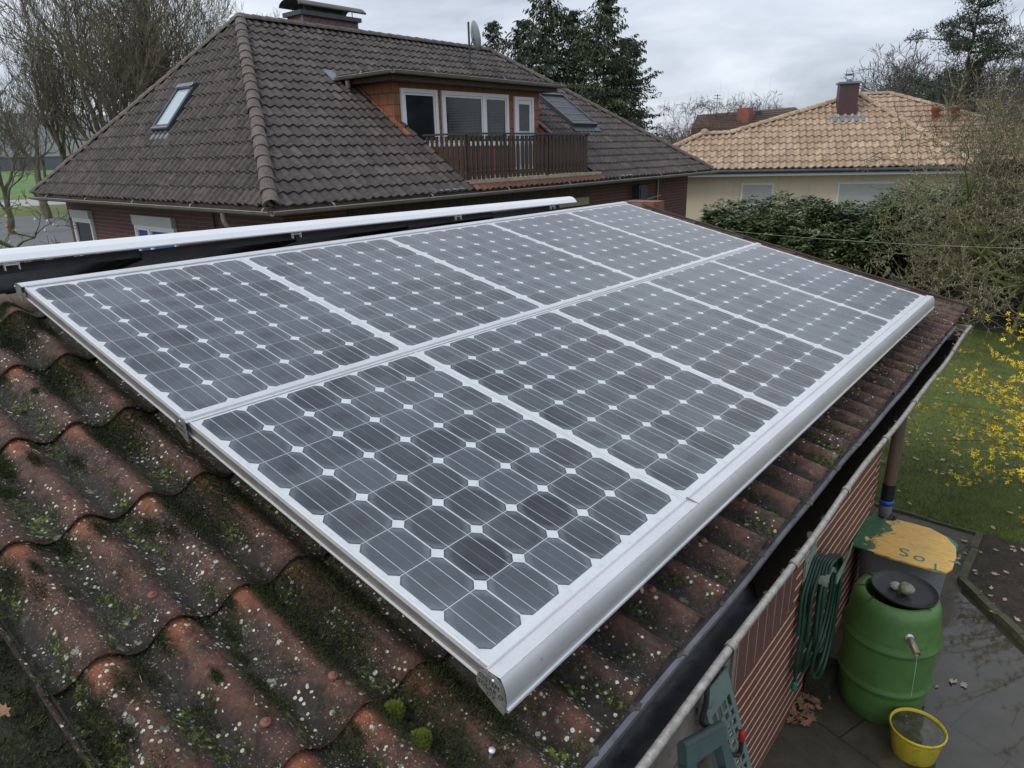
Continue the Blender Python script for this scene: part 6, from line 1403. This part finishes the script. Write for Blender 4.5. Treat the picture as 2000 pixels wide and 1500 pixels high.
# forsythia
def forsythia():
    rs = np.random.RandomState(12); loc = np.array([4.42, 6.5, GZ]); t = thing('forsythia_bush', 'forsythia bush with bright yellow flowers arching in from the right edge over the lawn', 'bush', tuple(loc)); S = []; FL = []
    for k in range(80):
        a = math.pi+rs.uniform(-1.25, 1.25); Lh = rs.uniform(1.2, 2.15); p = loc+np.array([rs.normal(0, .12), rs.normal(0, .12), 0]); el_ = rs.uniform(.95, 1.5); d = np.array([math.cos(a)*math.cos(el_), math.sin(a)*math.cos(el_), math.sin(el_)]); m_ = 22
        for q in range(m_):
            d = d+rs.normal(0, .05, 3)+np.array([math.cos(a)*.035, math.sin(a)*.035, -.042]); d /= np.linalg.norm(d); nx_ = p+d*Lh*1.15/m_
            if nx_[2] < GZ+.04: break
            S.append((*p, *nx_, .008*(1-q/m_)+.0015, .008*(1-(q+1)/m_)+.0015))
            if q > 5 and rs.rand() < .20:
                pp = nx_.copy(); dd = d+rs.normal(0, .6, 3); dd /= np.linalg.norm(dd)
                for _ in range(5):
                    p2 = pp+dd*.045; S.append((*pp, *p2, .002, .0015)); pp = p2
                    if rs.rand() < .8: FL.append(pp+rs.normal(0, .008, 3))
            if q > 6 and rs.rand() < .85: FL += [nx_+rs.normal(0, .016, 3) for _ in range(rs.randint(2, 6))]
            p = nx_
    segs_mesh('canes', S, 'twig_y', t, sides=4); C = np.array(FL); n = len(C); V = []; F = []; N0 = rs.normal(0, 1, (n, 3)); N0 /= np.linalg.norm(N0, axis=1)[:, None]; A_ = np.cross(N0, rs.randn(n, 3)); A_ /= np.linalg.norm(A_, axis=1)[:, None]; B_ = np.cross(N0, A_)
    vs = []; fs = []; off = 0
    for k in range(4):
        th = k*math.pi/2; e1 = A_*math.cos(th)+B_*math.sin(th); e2 = -A_*math.sin(th)+B_*math.cos(th); L = rs.uniform(.016, .024, n)[:, None]
        vs += [C, C+e1*L*.6+e2*L*.24+N0*L*.15, C+e1*L*1.1+N0*L*.35, C+e1*L*.6-e2*L*.24+N0*L*.15]; i = np.arange(n); fs.append(np.stack([i+(off+0)*n, i+(off+1)*n, i+(off+2)*n, i+(off+3)*n], 1)); off += 4
    o = fast_mesh('flowers', np.concatenate(vs), np.concatenate(fs), 'forsythia', t); o['kind'] = 'stuff'
forsythia()
# washing line and small wire fence
p0, p1 = at(1395, 447, 15), at(2060, 487, 11); mb = MB(); pts = [p0.lerp(p1, k/16)-Z*(.06*4*(k/16)*(1-k/16)) for k in range(17)]; mb.tube(pts, .0028, 4); o = mb.build('washing_line', 'wire', None, tuple(p0)); tag(o, 'thin pale line strung across in front of the hedge', 'line')
p0, p1 = at(1333, 447, 21, None), at(1400, 450, 19, None); t = thing('wire_fence', 'low dark wire fence between the cream wall and the hedge', 'fence', (p0.x, p0.y, GZ)); mb = MB(); L = (p1-p0); zt = at(1365, 436, 20).z
for k in range(25): q = p0.lerp(p1, k/24); mb.tube([(q.x, q.y, GZ), (q.x, q.y, zt)], .006, 4)
for k in range(9): z = zt-.01-.14*k; mb.tube([(p0.x, p0.y, z), (p1.x, p1.y, z)], .006, 4)
mb.build('wire_mesh', 'dark_metal', t)
